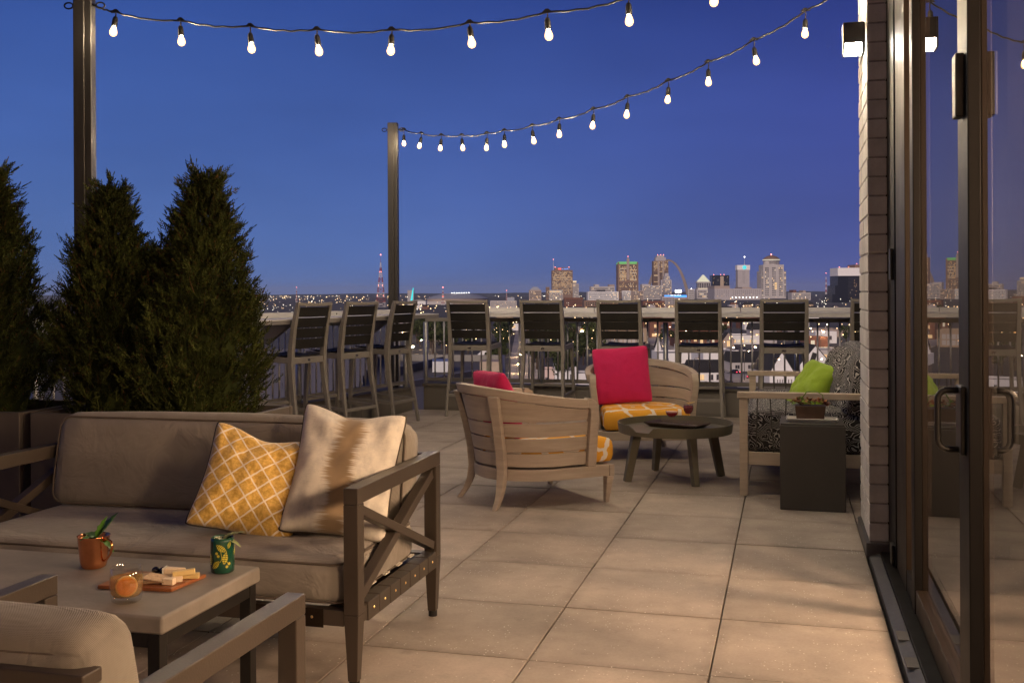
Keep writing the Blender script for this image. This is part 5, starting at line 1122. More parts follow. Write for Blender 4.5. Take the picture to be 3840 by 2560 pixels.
# --- skyline, from the arena to the black tower
t = block('office_tower', 'broad brown office tower with a red and blue lit sign on its roof box', 2070, 2148, 1013, D0, 'brown_tower'); w, h = t['w'], t['h']
add_box(t, -w * .35, w * .34, h, h + 11, 'brown_tower', 'roof_box', 8); windows(t, -w * .48, w * .48, 20, h - 6, 22, 24, .55, .6, .5)
MB().box(-w * .20, -w * .05, 7.4, 7.9, h + 2.5, h + 9).build('sign_flag', 'red_sign', t)
fc = bpy.data.curves.new('sign_text', 'FONT'); fc.body = 'us bank'; fc.size = 9.5; fc.extrude = .2; to_ = bpy.data.objects.new('text_source', fc); tm = bpy.data.meshes.new_from_object(to_); bpy.data.objects.remove(to_); tm.materials.clear(); tm.materials.append(M['blue_sign']); obj('sign_lettering', tm, t, (-w * .03, 7.3, h + 2.6), rot=(R(90), 0, 0))
for x in (-.34, .33): beacon(t, w * x, 8, h + 12.5)
MB().tube([(-w * .42, 10, h), (-w * .42, 10, h + 44)], [1.2, .4], 6).build('antenna', 'mast_white', t); beacon(t, -w * .42, 10, h + 45)
t = block('apartment_tower', 'slim pale tower with an orange lit top beside the brown office tower', 2148.5, 2171, 1064, D0 - 40, 'stone_pale'); w, h = t['w'], t['h']
add_box(t, -w * .5, w * .1, h, h + 12, 'stone_warm', 'upper_wall'); MB().box(-w * .5, w * .1, -.4, 0, h + 6, h + 12).build('lit_parapet', 'warm_wash', t); windows(t, -w * .45, w * .45, 4, h - 3, 5, 14, .15)
t = block('domed_building', 'small grey green building with a stepped roof left of the brown office tower', 1984, 2030, 1087, D0 - 500, 'stone_warm'); w, h = t['w'], t['h']
add_box(t, -w * .36, w * .36, h, h + 7, 'dome_grey', 'roof_step', 4); add_box(t, -w * .2, w * .2, h + 7, h + 11, 'dome_grey', 'roof_step', 6); windows(t, -w * .44, w * .44, 6, h - 5, 9, 5, .12)
t = block('civic_building', 'low grey building with a brightly lit top row before the brown tower', 2060, 2111, 1087, D0 - 300, 'stone_pale'); w, h = t['w'], t['h']
windows(t, -w * .48, w * .48, h - 11, h - 2, 12, 1, .95, .8, .6, rows=1.0); windows(t, -w * .48, w * .48, 3, h - 13, 16, 5, .35)
t = block('brown_block', 'plain brown block just left of the brightly lit civic building', 2047, 2061, 1076, D0 - 200, 'brown_tower'); windows(t, -6, 6, 8, t['h'] - 5, 4, 6, .1)
t = block('hotel_slab', 'long cream building with rooftop boxes left of the green topped tower', 2216, 2305, 1074, D0 - 300, 'stone_pale'); w, h = t['w'], t['h']
add_box(t, -w * .33, -w * .15, h, h + 8, 'stone_pale', 'roof_box', 5); add_box(t, w * .28, w * .5, h, h + 7, 'stone_warm', 'roof_box', 5); windows(t, -w * .48, w * .48, 4, h - 4, 20, 5, .12)
t = block('station_building', 'lower white building in front of the cream one', 2206, 2320, 1093, D0 - 600, 'white_wall'); w, h = t['w'], t['h']
add_box(t, -w * .2, w * .06, h, h + 6, 'black_glass', 'roof_box', 3); windows(t, -w * .48, w * .48, 3, h - 3, 24, 4, .16)
t = block('green_topped_tower', 'tall brown tower with a glowing green roof and central gable', 2317, 2394, 990, D0 + 100, 'brown_tower'); w, h = t['w'], t['h']
MB().prism([(-w * .5, h), (w * .5, h), (w * .44, h + 10), (-w * .44, h + 10)], 0, t['dp']).build('green_roof', 'green_flood', t)
MB().prism([(-w * .065, h * .55), (w * .065, h * .55), (w * .065, h + 20), (0, h + 30), (-w * .065, h + 20)], -3, 2).build('central_gable', 'stone_warm', t)
for s in (-1, 1): MB().box(min(s * w * .5, s * w * .43), max(s * w * .5, s * w * .43), -2, 10, 0, h + 8).build('corner_pier', 'brown_tower', t)
windows(t, -w * .42, -w * .08, h * .52, h - 4, 8, 11, .75, .6, .6); windows(t, w * .08, w * .42, h * .52, h - 4, 8, 11, .75, .6, .6); windows(t, -w * .42, w * .42, 12, h * .47, 18, 11, .30, .6, .5); beacon(t, 0, -3, h + 32)
t = block('front_office', 'flat white office block below the green topped tower', 2334, 2368, 1090, D0 - 500, 'white_wall'); windows(t, -t['w'] * .45, t['w'] * .45, 3, t['h'] - 3, 8, 6, .2)
t = block('loft_building', 'grey warehouse block between the white office and the gridded building', 2368, 2414, 1090, D0 - 520, 'stone_warm'); windows(t, -t['w'] * .46, t['w'] * .46, 3, t['h'] - 3, 10, 6, .2)
t = block('gridded_building', 'pale building with a dense window grid below the tallest tower', 2408, 2482, 1070, D0 - 250, 'stone_pale'); w, h = t['w'], t['h']; windows(t, -w * .47, w * .47, 4, h - 3, 15, 9, .18); add_box(t, -w * .5, -w * .1, h, h + 5, 'stone_pale', 'roof_box', 5)
t = block('bank_tower', 'tallest dark tower with setbacks standing in front of the arch', 2451, 2507, 978, D0 + 150, 'brown_tower'); w, h = t['w'], t['h']
add_box(t, -w * .34, w * .34, h, h + 15, 'stone_lilac', 'setback', 4); add_box(t, -w * .24, w * .24, h + 15, h + 24, 'stone_lilac', 'setback', 8)
for s in (-.16, .16): MB().box(w * s - 4, w * s + 4, -1.2, 0, h * .2, h - 2).build('pilaster', 'stone_warm', t)
windows(t, -w * .48, w * .48, 20, h * .72, 3, 34, .02, .94, .5); windows(t, -w * .48, w * .48, h * .74, h - 3, 16, 9, .42)
for s in (-.2, .0, .2): beacon(t, w * s, 8, h + 26)
t = block('stepped_tower', 'lilac stepped tower with small lit windows at the foot of the tallest one', 2480, 2519, 1049, D0 - 100, 'stone_lilac'); w, h = t['w'], t['h']
add_box(t, -w * .22, w * .34, h, h + 14, 'stone_lilac', 'setback', 4); add_box(t, -w * .12, w * .24, h + 14, h + 27, 'stone_lilac', 'setback', 8); windows(t, -w * .45, w * .45, 4, h - 3, 8, 11, .32); windows(t, -w * .18, w * .30, h + 2, h + 13, 4, 2, .3, y=4)
# --- the great arch: a catenary of triangular section
arch = thing('steel_arch', 'huge curved steel arch rising behind the tallest tower', 'arch', (geo(2503, 5200).x, geo(2503, 5200).y, GZ), YAW - R(12))
secs = []; HA, BA = zat(2503, 972, 5200) - GZ, 79 / F_PX * 5200
for k in range(61):
    u = k / 60 * 2 - 1; cth = 2.2; x = u * BA; z = HA * (math.cosh(cth) - math.cosh(cth * u)) / (math.cosh(cth) - 1); sz = 8 + 8 * abs(u) ** 1.6
    dz = -HA * cth / BA * math.sinh(cth * u) / (math.cosh(cth) - 1); tg = Vector((1, 0, dz)).normalized(); nr = Vector((-tg.z, 0, tg.x))
    c = Vector((x, 0, z - 4)); secs.append([c + nr * sz * .5 + Vector((0, -sz * .6, 0)), c + nr * sz * .5 + Vector((0, sz * .6, 0)), c - nr * sz * .55])
MB().sweep(secs).build('shell', 'arch_steel', arch, smooth=False)
# --- ballpark lights and blue sign
t = block('ballpark', 'ballpark stand with a blue lit sign band and a white floodlight bank', 2486, 2580, 1112, D0 - 250, 'stone_warm', 30); w, h = t['w'], t['h']
MB().box(-w * .44, w * .44, -1, 0, h - 2.5, h + 5.5).build('sign_band', 'blue_sign', t)
for k in range(22):
    if k in (6, 12, 17): continue
    MB().box(-w * .20 + k * 1.9, -w * .20 + k * 1.9 + 1.2, -1.6, -1.1, h + 4.0, h + 6.8).build('sign_letter', 'white_sign', t)
MB().box(w * .0, w * .24, 3, 5, h + 16, h + 26).build('floodlight_bank', 'white_beacon', t); MB().box(w * .11, w * .13, 3.2, 4.8, h, h + 16).build('floodlight_mast', 'mast_white', t)
t = block('pale_annex', 'small pale building between the ballpark and the pyramid roofed courthouse', 2581, 2604, 1084, D0 - 200, 'stone_pale'); beacon(t, 0, -1, t['h'] + 2, 'white_beacon'); windows(t, -t['w'] * .4, t['w'] * .4, 3, t['h'] - 4, 4, 5, .1)
t = block('courthouse', 'white courthouse with a columned tier and a lit pyramid roof', 2613, 2670, 1085, D0 - 100, 'stone_pale'); w, h = t['w'], t['h']
add_box(t, -w * .44, w * .44, h, h + 6, 'stone_lilac', 'cornice', 2); MB().box(-w * .40, w * .40, 1.4, 2, h + 1, h + 5).build('lit_cornice', 'blue_sign' if False else 'win_cool', t)
add_box(t, -w * .38, w * .38, h + 6, h + 27, 'black_glass', 'inner_wall', 8)
for k in range(8): x = -w * .40 + k * w * .80 / 7; MB().lathe([(1.9, 0), (1.6, 19)], 8, (x, 5, h + 6.5)).build('column', 'stone_pale', t)
add_box(t, -w * .44, w * .44, h + 26, h + 31, 'stone_pale', 'entablature', 2)
py = MB(); nst = 7
for k in range(nst): q = 1 - k / nst; py.box(-w * .34 * q - 1, w * .34 * q + 1, 26 - 22 * q, 26 + 22 * q, h + 31 + k * 4, h + 35 + k * 4)
py.build('pyramid_roof', 'crown_light', t); windows(t, -w * .42, w * .42, 5, h - 4, 9, 3, .4)
t = block('black_tower', 'black glass tower with one glowing orange panel beside the courthouse', 2671, 2735, 1032, D0 + 50, 'black_glass'); w, h = t['w'], t['h']
MB().box(-w * .03, w * .17, -1.2, 0, h * .46, h - 4).build('lit_panel', 'tan_box', t); windows(t, -w * .46, w * .46, 15, h - 6, 20, 18, .05, .7, .4)
for s in (-.4, 0, .2): beacon(t, w * s, 2, h + 2.5)
t = block('telephone_tower', 'square grey tower with a pale top and a round turquoise emblem', 2767, 2811, 1012, D0, 'stone_lilac'); w, h = t['w'], t['h']
add_box(t, -w * .54, w * .54, h, h + 20, 'bright_white', 'top_box', -2)
MB().lathe([(.01, 0), (8.2, 0), (8.2, 1.2), (.01, 1.2)], 28).build('emblem', 'teal_sign', t, (w * .06, -2.2, h + 10), rot=(R(90), 0, 0))
for k in range(3): MB().box(-6 + k, 6 - k * 1.5, -3.9, -3.5, h + 5.5 + k * 4, h + 6.3 + k * 4).build('emblem_stripe', 'bright_white', t)
MB().tube([(w * .1, 4, h + 20), (w * .1, 4, h + 52)], [.9, .35], 6).build('antenna', 'mast_white', t); beacon(t, w * .1, 4, h + 54, 'white_beacon', 2.0); windows(t, -w * .1, w * .1, 60, h - 6, 2, 16, .0, .5, .3)
t = block('exchange_building', 'wide plain grey building with a row of lamps along its base', 2680, 2855, 1082, D0 - 700, 'stone_lilac'); w, h = t['w'], t['h']
add_box(t, -w * .5, -w * .17, h, h + 10, 'stone_warm', 'upper_wall', 3); add_box(t, w * .1, w * .3, h, h + 5, 'stone_warm', 'roof_box', 6); windows(t, -w * .12, w * .48, 16, h - 4, 14, 3, .06, .25, .35); windows(t, -w * .46, -w * .18, 10, h - 4, 6, 4, .1, .2, .4)
for k in range(8): beacon(t, -w * .12 + k * w * .075, -1, 8.5, 'white_beacon', 1.1)
t = block('federal_courthouse', 'tall cream courthouse tower with a rounded lit crown', 2856, 2948, 1016, D0 - 50, 'stone_pale'); w, h = t['w'], t['h']
add_box(t, -w * .42, w * .42, h, h + 26, 'stone_pale', 'upper_wall', 3); drum = w * .34
MB().lathe([(drum * .96, h + 26), (drum * .96, h + 42), (drum * 1.06, h + 42), (drum * 1.06, h + 45)], 36, (0, 40, 0)).build('drum', 'stone_pale', t)
MB().lathe([(drum * 1.04, h + 45), (drum * 1.04, h + 48)], 36, (0, 40, 0)).build('crown_lights', 'crown_light', t)
MB().lathe([(drum * 1.02, h + 48), (drum * .85, h + 55), (drum * .55, h + 61), (drum * .2, h + 65), (.1, h + 66)], 36, (0, 40, 0)).build('dome', 'brown_tower', t, smooth=True); beacon(t, 0, 40, h + 69, 'red_beacon', 2.6)
for s in (-.28, -.0, .28): windows(t, w * s - 8, w * s + 8, 10, h + 16, 3, 14, .10, .6, .55)
windows(t, w * .03, w * .13, 36, 66, 1, 3, .98, .9, .8, y=-.3, rows=1.0, mats=('win_lit', 'win_lit', 'win_lit'))
for s in (-1, 1): windows(t, min(s * w * .5, s * w * .42), max(s * w * .5, s * w * .42), 6, h, 1, 22, .12, .8, .5)
windows(t, -drum * .5, drum * .5, h + 28, h + 41, 10, 1, 0.0, .4, .8, y=7)
t = block('school_building', 'low pale building with two small rooftop towers right of the courthouse', 2969, 3040, 1097, D0 - 900, 'stone_pale'); w, h = t['w'], t['h']; add_box(t, -w * .42, -w * .25, h, h + 9, 'red_brick', 'roof_tower', 2); add_box(t, w * .1, w * .25, h, h + 7, 'stone_warm', 'roof_tower', 2); windows(t, -w * .46, w * .46, 3, h - 3, 14, 3, .25)
t = block('dark_glass_office', 'dark stepped glass tower with a white top band beside the brick pier', 3142, 3262, 1034, 2600, 'black_glass'); w, h = t['w'], t['h']
add_box(t, -w * .5, w * .5, h, h + 20, 'bright_white', 'white_band', -.6); add_box(t, -w * .5 - 7, -w * .5, 0, h - 24, 'black_glass', 'step_wall'); add_box(t, -w * .5 - 14, -w * .5 - 7, 0, h - 46, 'black_glass', 'step_wall')
add_box(t, w * .06, w * .26, h + 20, h + 28, 'brown_tower', 'roof_box', 5); add_box(t, w * .24, w * .5, 0, h + 2, 'stone_pale', 'pale_wing', -1.5, 6); windows(t, -w * .18, w * .20, 10, h - 3, 14, 16, .06, .8, .35); windows(t, w * .26, w * .48, 5, h - 2, 6, 16, .04, y=-1.5)
for s in (-.44, -.15, .1, .24): beacon(t, w * s, 2, h + (30 if s > 0 else 22), 'red_beacon', .9)
t = block('brown_warehouse', 'wide brown brick warehouse showing above the white counter', 2117, 2186, 1116, 2100, 'red_brick'); windows(t, -t['w'] * .46, t['w'] * .46, 3, t['h'] - 3, 16, 4, .04)
t = block('dark_warehouse', 'dark low warehouse with a few bright lamps above the white counter', 2190, 2318, 1126, 1900, 'brown_tower'); windows(t, -t['w'] * .46, t['w'] * .46, 4, t['h'] - 3, 14, 2, .12)
t = block('brick_mill', 'low dark brick mill just right of the middle bar stools', 2412, 2492, 1128, 1700, 'red_brick'); windows(t, -t['w'] * .46, t['w'] * .46, 4, t['h'] - 3, 14, 2, .15)
t = block('pale_mill', 'narrow pale factory building behind the dark brick mill', 2482, 2530, 1112, 1900, 'stone_lilac'); windows(t, -t['w'] * .46, t['w'] * .46, 4, t['h'] - 3, 8, 4, .1)
# --- left: arena, teal building, mast, cream block
ar = thing('domed_arena', 'wide low grey arena with a shallow dome roof', 'arena', tuple(geo(1709, 2600).xy) + (GZ,), YAW); ar['d'] = 2600.0
rw = 117 / F_PX * 2600; hw = zat(1709, 1121, 2600) - GZ; ht = zat(1709, 1100, 2600) - GZ
MB().lathe([(rw, 0), (rw, hw), (rw * 1.02, hw), (rw * 1.02, hw + .6)], 48, (0, rw, 0)).build('wall', 'stone_warm', ar); MB().lathe([(rw * 1.02, hw + .6), (rw * .8, hw + (ht - hw) * .55), (rw * .5, ht - 1), (rw * .49, ht), (.1, ht + .3)], 48, (0, rw, 0)).build('dome_roof', 'dome_grey', ar, smooth=False)
MB().box(-rw * .95, -rw * .1, -6, 20, 0, hw * .55).build('entrance_wing', 'stone_pale', ar)
for k in range(8): beacon(ar, -12 + k * 6.2, rw * .5, ht + 1.5, 'white_beacon', .75)
t = block('teal_sign_building', 'grey slab building carrying a slanted turquoise light blade', 1528, 1552, 1088, 2300, 'stone_lilac'); w, h = t['w'], t['h']; MB().hexa([(-1, -1.4, h * .25), (3.6, -1.4, h * .25), (3.6, -.2, h * .25), (-1, -.2, h * .25)], [(5, -1.4, h + 5), (6.6, -1.4, h + 5), (6.6, -.2, h + 5), (5, -.2, h + 5)]).build('light_blade', 'teal_sign', t)
t = block('white_hall', 'low white hall below the turquoise light blade', 1528, 1596, 1129, 2050, 'white_wall'); MB().prism([(-t['w'] * .5, t['h']), (t['w'] * .5, t['h']), (t['w'] * .2, t['h'] + 4)], .2, 20).build('roof', 'flat_roof', t); windows(t, -t['w'] * .4, t['w'] * .4, 2, t['h'] - 4, 6, 1, .3)
t = block('cream_apartments', 'long cream apartment block with rows of small dark windows', 1838, 1937, 1127, 1900, 'stone_pale'); w, h = t['w'], t['h']; windows(t, -w * .48, w * .48, 3, h - 2, 20, 5, .06, .45, .5); add_box(t, w * .15, w * .42, h, h + 6, 'dome_grey', 'roof_box', 4)
def mast(label, sx, ybase, ytop, d, wb, beacons):
    p = geo(sx, d); z1 = zat(sx, ytop, d) - GZ; t = thing('radio_mast', label, 'mast', (p.x, p.y, GZ), YAW); t['d'] = d
    n = 9
    for k in range(n):
        a, b = k / n, (k + 1) / n; wa, wb_ = wb * (1 - a) ** 1.15 + .5, wb * (1 - b) ** 1.15 + .5; za, zb = z1 * .86 * a, z1 * .86 * b; mb = MB()
        for sx_, sy_ in ((-1, -1), (1, -1), (1, 1), (-1, 1)): mb.beam((sx_ * wa, sy_ * wa, za), (sx_ * wb_, sy_ * wb_, zb), .7, .7)
        for s in (-1, 1):
            mb.beam((-wa, s * wa, za), (wb_, s * wb_, zb), .4, .4); mb.beam((wa, s * wa, za), (-wb_, s * wb_, zb), .4, .4); mb.beam((-wa, s * wa, za), (wa, s * wa, za), .5, .5)
        mb.build('mast_section', 'mast_red' if k % 2 else 'mast_white', t)
    MB().tube([(0, 0, z1 * .86), (0, 0, z1)], [.4, .15], 6).build('antenna', 'mast_red', t)
    for f in beacons: w_ = wb * max(0, 1 - f / .86) ** 1.15; [beacon(t, s * w_, -w_, z1 * f, 'red_beacon', .9) for s in (-1, 1)]
    beacon(t, 0, 0, z1 + 1, 'red_beacon', 1.1)
    return t
mast('tall red and white lattice radio mast with red lamps beside the light pole', 1428, 1150, 957, 2200, 9.5, (.22, .42, .68)); mast('thin radio mast with a red lamp in front of the arena dome', 1661, 1120, 1079, 2500, 3.0, (.5,))
for k, (sx, yt) in enumerate(((1112, 1078), (1900, 1090), (3098, 1025))):
    mast(['faint far mast on the horizon left of the bar stools', 'short far mast near the cream apartment block', 'thin far mast left of the dark glass tower'][k], sx, 1105, yt, 3600, 2.0, ())

# ------------------------------------------------------------------ nearer roofs, streets and houses seen through the railing
def road(name, pts, w, m, z):
    mb = MB(); P = [Vector((p.x, p.y, GZ + z)) for p in pts]; L = []
    for i, p in enumerate(P):
        d = (P[min(i + 1, len(P) - 1)] - P[max(i - 1, 0)]).normalized(); n = Vector((-d.y, d.x, 0)); L += [p + n * w / 2, p - n * w / 2]
    mb.add(L, [(2 * i, 2 * i + 1, 2 * i + 3, 2 * i + 2) for i in range(len(P) - 1)]); return tag(mb.build(name, m), kind='structure')
road('street', [spot(1985, 1560), spot(1975, 1430), spot(1968, 1310), spot(1966, 1230)], 13, 'concrete_road', .02)
road('avenue', [spot(2980, 1520), spot(2770, 1400), spot(2620, 1345), spot(2440, 1270), spot(2300, 1240)], 15, 'concrete_road', .03)
road('side_street', [spot(2770, 1402), spot(2860, 1376), spot(3060, 1312), spot(3250, 1275)], 10, 'asphalt', .04)
road('parking_lot', [spot(2760, 1298), spot(3120, 1290)], 26, 'asphalt', .015)
def house(name, label, x0, x1, yeave, ybase, wall, roof, ridge=3.0, depth=12.0, axis='x', win=(), cat='house', rz=0.0, group=None):
    """gabled building: eaves at yeave, foot at ybase (photo rows), ridge along x or towards the viewer"""
    sx = (x0 + x1) / 2; d = dist_g(sx, ybase); w = (x1 - x0) / F_PX * d; h = zat(sx, yeave, d) - GZ; p = geo(sx, d)
    t = thing(name, label, cat, (p.x, p.y, GZ), YAW + rz, group); t['w'] = w; t['h'] = h; t['dp'] = depth; t['d'] = d
    MB().box(-w / 2, w / 2, 0, depth, 0, h).build('wall', wall, t)
    if roof:
        e = .35
        if axis == 'x': mb = MB().add([(-w / 2 - e, -e, h), (w / 2 + e, -e, h), (w / 2 + e, depth + e, h), (-w / 2 - e, depth + e, h), (-w / 2 - e, depth / 2, h + ridge), (w / 2 + e, depth / 2, h + ridge)], [(0, 1, 5, 4), (2, 3, 4, 5), (0, 4, 3), (1, 2, 5), (0, 3, 2, 1)])
        else:
            mb = MB().add([(-w / 2 - e, -e * .2, h), (w / 2 + e, -e * .2, h), (w / 2 + e, depth, h), (-w / 2 - e, depth, h), (0, -e * .2, h + ridge), (0, depth, h + ridge)], [(0, 4, 5, 3), (4, 1, 2, 5), (0, 1, 4), (2, 3, 5), (0, 3, 2, 1)])
            MB().prism([(-w / 2, h), (w / 2, h), (0, h + ridge * .94)], -.12, -.08).build('gable', wall, t)
        mb.build('roof', roof, t)
    else:
        MB().box(-w / 2 + .4, w / 2 - .4, .4, depth - .4, h, h + .05).build('roof', 'flat_roof', t)
        for a in ((-w / 2, w / 2, 0, .3), (-w / 2, w / 2, depth - .3, depth), (-w / 2, -w / 2 + .3, .301, depth - .301), (w / 2 - .3, w / 2, .301, depth - .301)): MB().box(a[0], a[1], a[2], a[3], h + .001, h + .7).build('parapet', wall, t)
    for (a, b, z0, z1, m) in win:
        wo = MB().box(w * a, w * b, -.07, 0, h * z0, h * z1).build('window', m, t); MB().box(w * a - .12, w * b + .12, -.14, 0, h * z0 - .16, h * z0 - .001).build('sill', 'stone_pale', wo)
        MB().box(w * (a + b) / 2 - .04, w * (a + b) / 2 + .04, -.10, -.071, h * z0, h * z1).build('mullion', 'stone_pale', wo)
    return t
LT, DK = 'win_lit', 'win_dark'
t = house('white_shop', 'white shopfront with a dark roof and three small windows', 2590, 2712, 1396, 1452, 'white_wall', 'dark_roof', 3.4, 13, 'x', ((-.26, -.10, .50, .86, LT), (.04, .18, .50, .86, DK), (.28, .42, .50, .86, DK)), 'shop')
for s in (-1, 1): MB().box(min(s * t['w'] * .5, s * t['w'] * .43), max(s * t['w'] * .5, s * t['w'] * .43), -.2, 1.2, t['h'], t['h'] + (2.2 if s > 0 else 1.0)).build('parapet_block', 'white_wall', t)
hs = MB().tube([(t['w'] * .02 + 1.15 * 16 * math.sin(a) ** 3 / 16, -.12, t['h'] * .27 + .8 * (13 * math.cos(a) - 5 * math.cos(2 * a) - 2 * math.cos(3 * a)) / 16) for a in (i * 2 * math.pi / 40 for i in range(40))], .07, 5, True).build('heart_sign', 'cube_grey', t)
for k in range(5): bx = -t['w'] * .38 + k * t['w'] * .19; MB().lathe([(.05, 0), (.8, .2), (.9, .6), (.4, 1.1), (.05, 1.2)], 8, (bx, -1.2, 0)).build('shrub', 'dark_roof', t)
t = house('chapel', 'white chapel with a steep dark gable roof behind the green pillow', 2982, 3132, 1386, 1450, 'white_wall', 'dark_roof', 7.4, 24, 'y', ((-.05, .05, .15, .8, DK), (-.34, -.26, .1, .6, DK), (.26, .34, .1, .6, DK)), 'church')
MB().lathe([(.75, 0), (.95, 0), (.95, .12), (.75, .12)], 16).build('round_window', 'stone_lilac', t, (-1.6, -.25, t['h'] + 1.4), rot=(R(90), 0, 0))
for k in range(8): MB().beam((-1.6, -.22, t['h'] + 1.4), (-1.6 + .8 * math.cos(k * .785), -.22, t['h'] + 1.4 + .8 * math.sin(k * .785)), .07, .07, (0, 1, 0)).build('tracery', 'cube_grey', t)
MB().beam((-t['w'] * .18, -.3, t['h'] - .6), (-t['w'] * .02, -.3, t['h'] + 5.0), 1.4, .2, (0, 1, 0)).build('gable_brace', 'dark_roof', t)
house('chapel_wing', 'white gabled wing standing left of the chapel', 2884, 2978, 1400, 1449, 'white_wall', 'dark_roof', 6.6, 22, 'y', ((-.20, -.16, .0, .55, DK), (-.10, -.06, .0, .55, DK), (.0, .04, .0, .55, DK), (.12, .16, .0, .55, DK), (.24, .28, 0, .55, DK), (.36, .40, 0, .55, DK)), 'church')
house('white_flat_building', 'white flat roofed building with a black roof box in the middle distance', 2636, 2792, 1330, 1380, 'white_wall', None, 0, 34, 'x', (), 'building')
house('grey_shed', 'long pale shed with a dark pitched roof before the chapel', 2740, 2900, 1358, 1392, 'stone_pale', 'dark_roof', 3.5, 16, 'x', ((-.4, -.3, .3, .7, DK), (-.1, 0, .3, .7, DK)), 'shed')
house('white_workshop', 'long white workshop with a flat pale roof beside the lit avenue', 2470, 2590, 1330, 1362, 'white_wall', None, 0, 22, 'x', ((-.3, -.2, .2, .6, DK), (.1, .2, .2, .6, DK)), 'building')
house('white_depot', 'low white depot with two dark doors in front of the long brick building', 2560, 2680, 1304, 1326, 'white_wall', None, 0, 26, 'x', ((-.3, -.2, .0, .6, DK), (.1, .2, .0, .6, DK)), 'building')
house('pale_terrace', 'pale flat terrace of houses right behind the chapel', 3060, 3200, 1318, 1352, 'stone_pale', None, 0, 20, 'x', ((-.3, -.22, .3, .7, LT), (-.1, -.02, .3, .7, DK), (.1, .18, .3, .7, LT), (.3, .38, .3, .7, DK)), 'building')
house('bright_store', 'white store with a lit row of windows above the parked cars', 2740, 2850, 1262, 1290, 'white_wall', None, 0, 24, 'x', [(-.42 + k * .14, -.33 + k * .14, .2, .6, 'win_cool' if k % 2 else LT) for k in range(6)], 'building')
house('tan_factory', 'tan factory with window bands behind the middle bar stools', 2236, 2430, 1236, 1292, 'tan_brick', None, 0, 20, 'x', [(-.47 + k * .082, -.405 + k * .082, .52, .80, 'stone_pale') for k in range(11)] + [(-.47 + k * .082, -.405 + k * .082, .14, .42, 'stone_pale') for k in range(11)], 'factory')
house('brick_apartments', 'red brick apartment house with a lit ground floor right of the pink pillow', 2436, 2518, 1204, 1266, 'red_brick', None, 0, 16, 'x', ((-.3, -.2, .62, .8, LT), (.0, .1, .62, .8, DK), (.25, .33, .62, .8, DK), (-.3, -.2, .36, .52, DK), (.0, .1, .36, .52, DK), (-.4, -.2, .08, .26, LT), (-.1, .1, .06, .24, LT), (.2, .34, .1, .26, 'win_cool')), 'building')
house('long_brick_building', 'long dark brick building with glowing windows', 2530, 2700, 1242, 1300, 'red_brick', None, 0, 18, 'x', ((-.08, -.02, .35, .65, LT), (.06, .12, .25, .6, LT), (-.3, -.25, .3, .6, DK), (-.2, -.15, .3, .6, DK), (.2, .25, .3, .6, DK), (.32, .37, .3, .6, 'win_cool')), 'building')
house('small_gable_house', 'little house with a glowing gable window beside the railing post', 2710, 2752, 1276, 1304, 'stone_warm', 'dark_roof', 4.0, 9, 'y', ((-.14, .14, .2, .95, LT),))
house('white_turret', 'small white turret with a black pointed cap above the barrel chair', 2456, 2478, 1303, 1345, 'white_wall', 'dark_roof', 4.5, 3.5, 'y', ((-.1, .1, .4, .75, DK),), 'building')
house('white_garage', 'tiny white gabled garage behind the corner bar stool', 1790, 1838, 1333, 1345, 'white_wall', 'white_wall', 2.6, 12, 'y', (), 'garage')
house('pink_house', 'pinkish flat building at the foot of the street', 2035, 2077, 1394, 1444, 'pink_wall', None, 0, 12, 'x', ((-.3, -.1, .3, .6, DK),), 'building')
house('white_house', 'white flat building next to the pinkish one', 2079, 2160, 1384, 1446, 'white_wall', None, 0, 13, 'x', ((-.1, -.04, .2, .7, DK), (.2, .28, .4, .7, DK)), 'building')
house('low_white_house', 'low white building partly hidden by the barrel chair arm', 2162, 2300, 1408, 1444, 'white_wall', None, 0, 12, 'x', ((.1, .16, .3, .7, DK),), 'building')
house('lamp_lit_warehouse', 'grey warehouse with a pale roof in the middle distance at right', 3040, 3180, 1240, 1262, 'stone_warm', None, 0, 30, 'x', ((-.3, -.2, .3, .6, LT),), 'warehouse')
house('brick_house', 'brick house with one white window above the chapel roof', 3020, 3110, 1268, 1300, 'red_brick', None, 0, 14, 'x', ((-.28, -.12, .3, .75, 'win_cool'),), 'building')
house('red_brick_row', 'dark red brick row far behind the third railing post', 2780, 2860, 1196, 1232, 'red_brick', None, 0, 20, 'x', ((.1, .16, .3, .6, LT),), 'building')
house('pale_gable_house', 'pale house with a steep gable seen between two bar stools', 2195, 2242, 1214, 1240, 'stone_pale', 'dark_roof', 6, 14, 'y', ((-.2, .2, .3, .7, DK),))
ORD12 = ['first', 'second', 'third', 'fourth', 'fifth', 'sixth', 'seventh', 'eighth', 'ninth', 'tenth', 'eleventh', 'twelfth', 'thirteenth', 'fourteenth', 'fifteenth', 'sixteenth', 'seventeenth']
rh = random.Random(5)
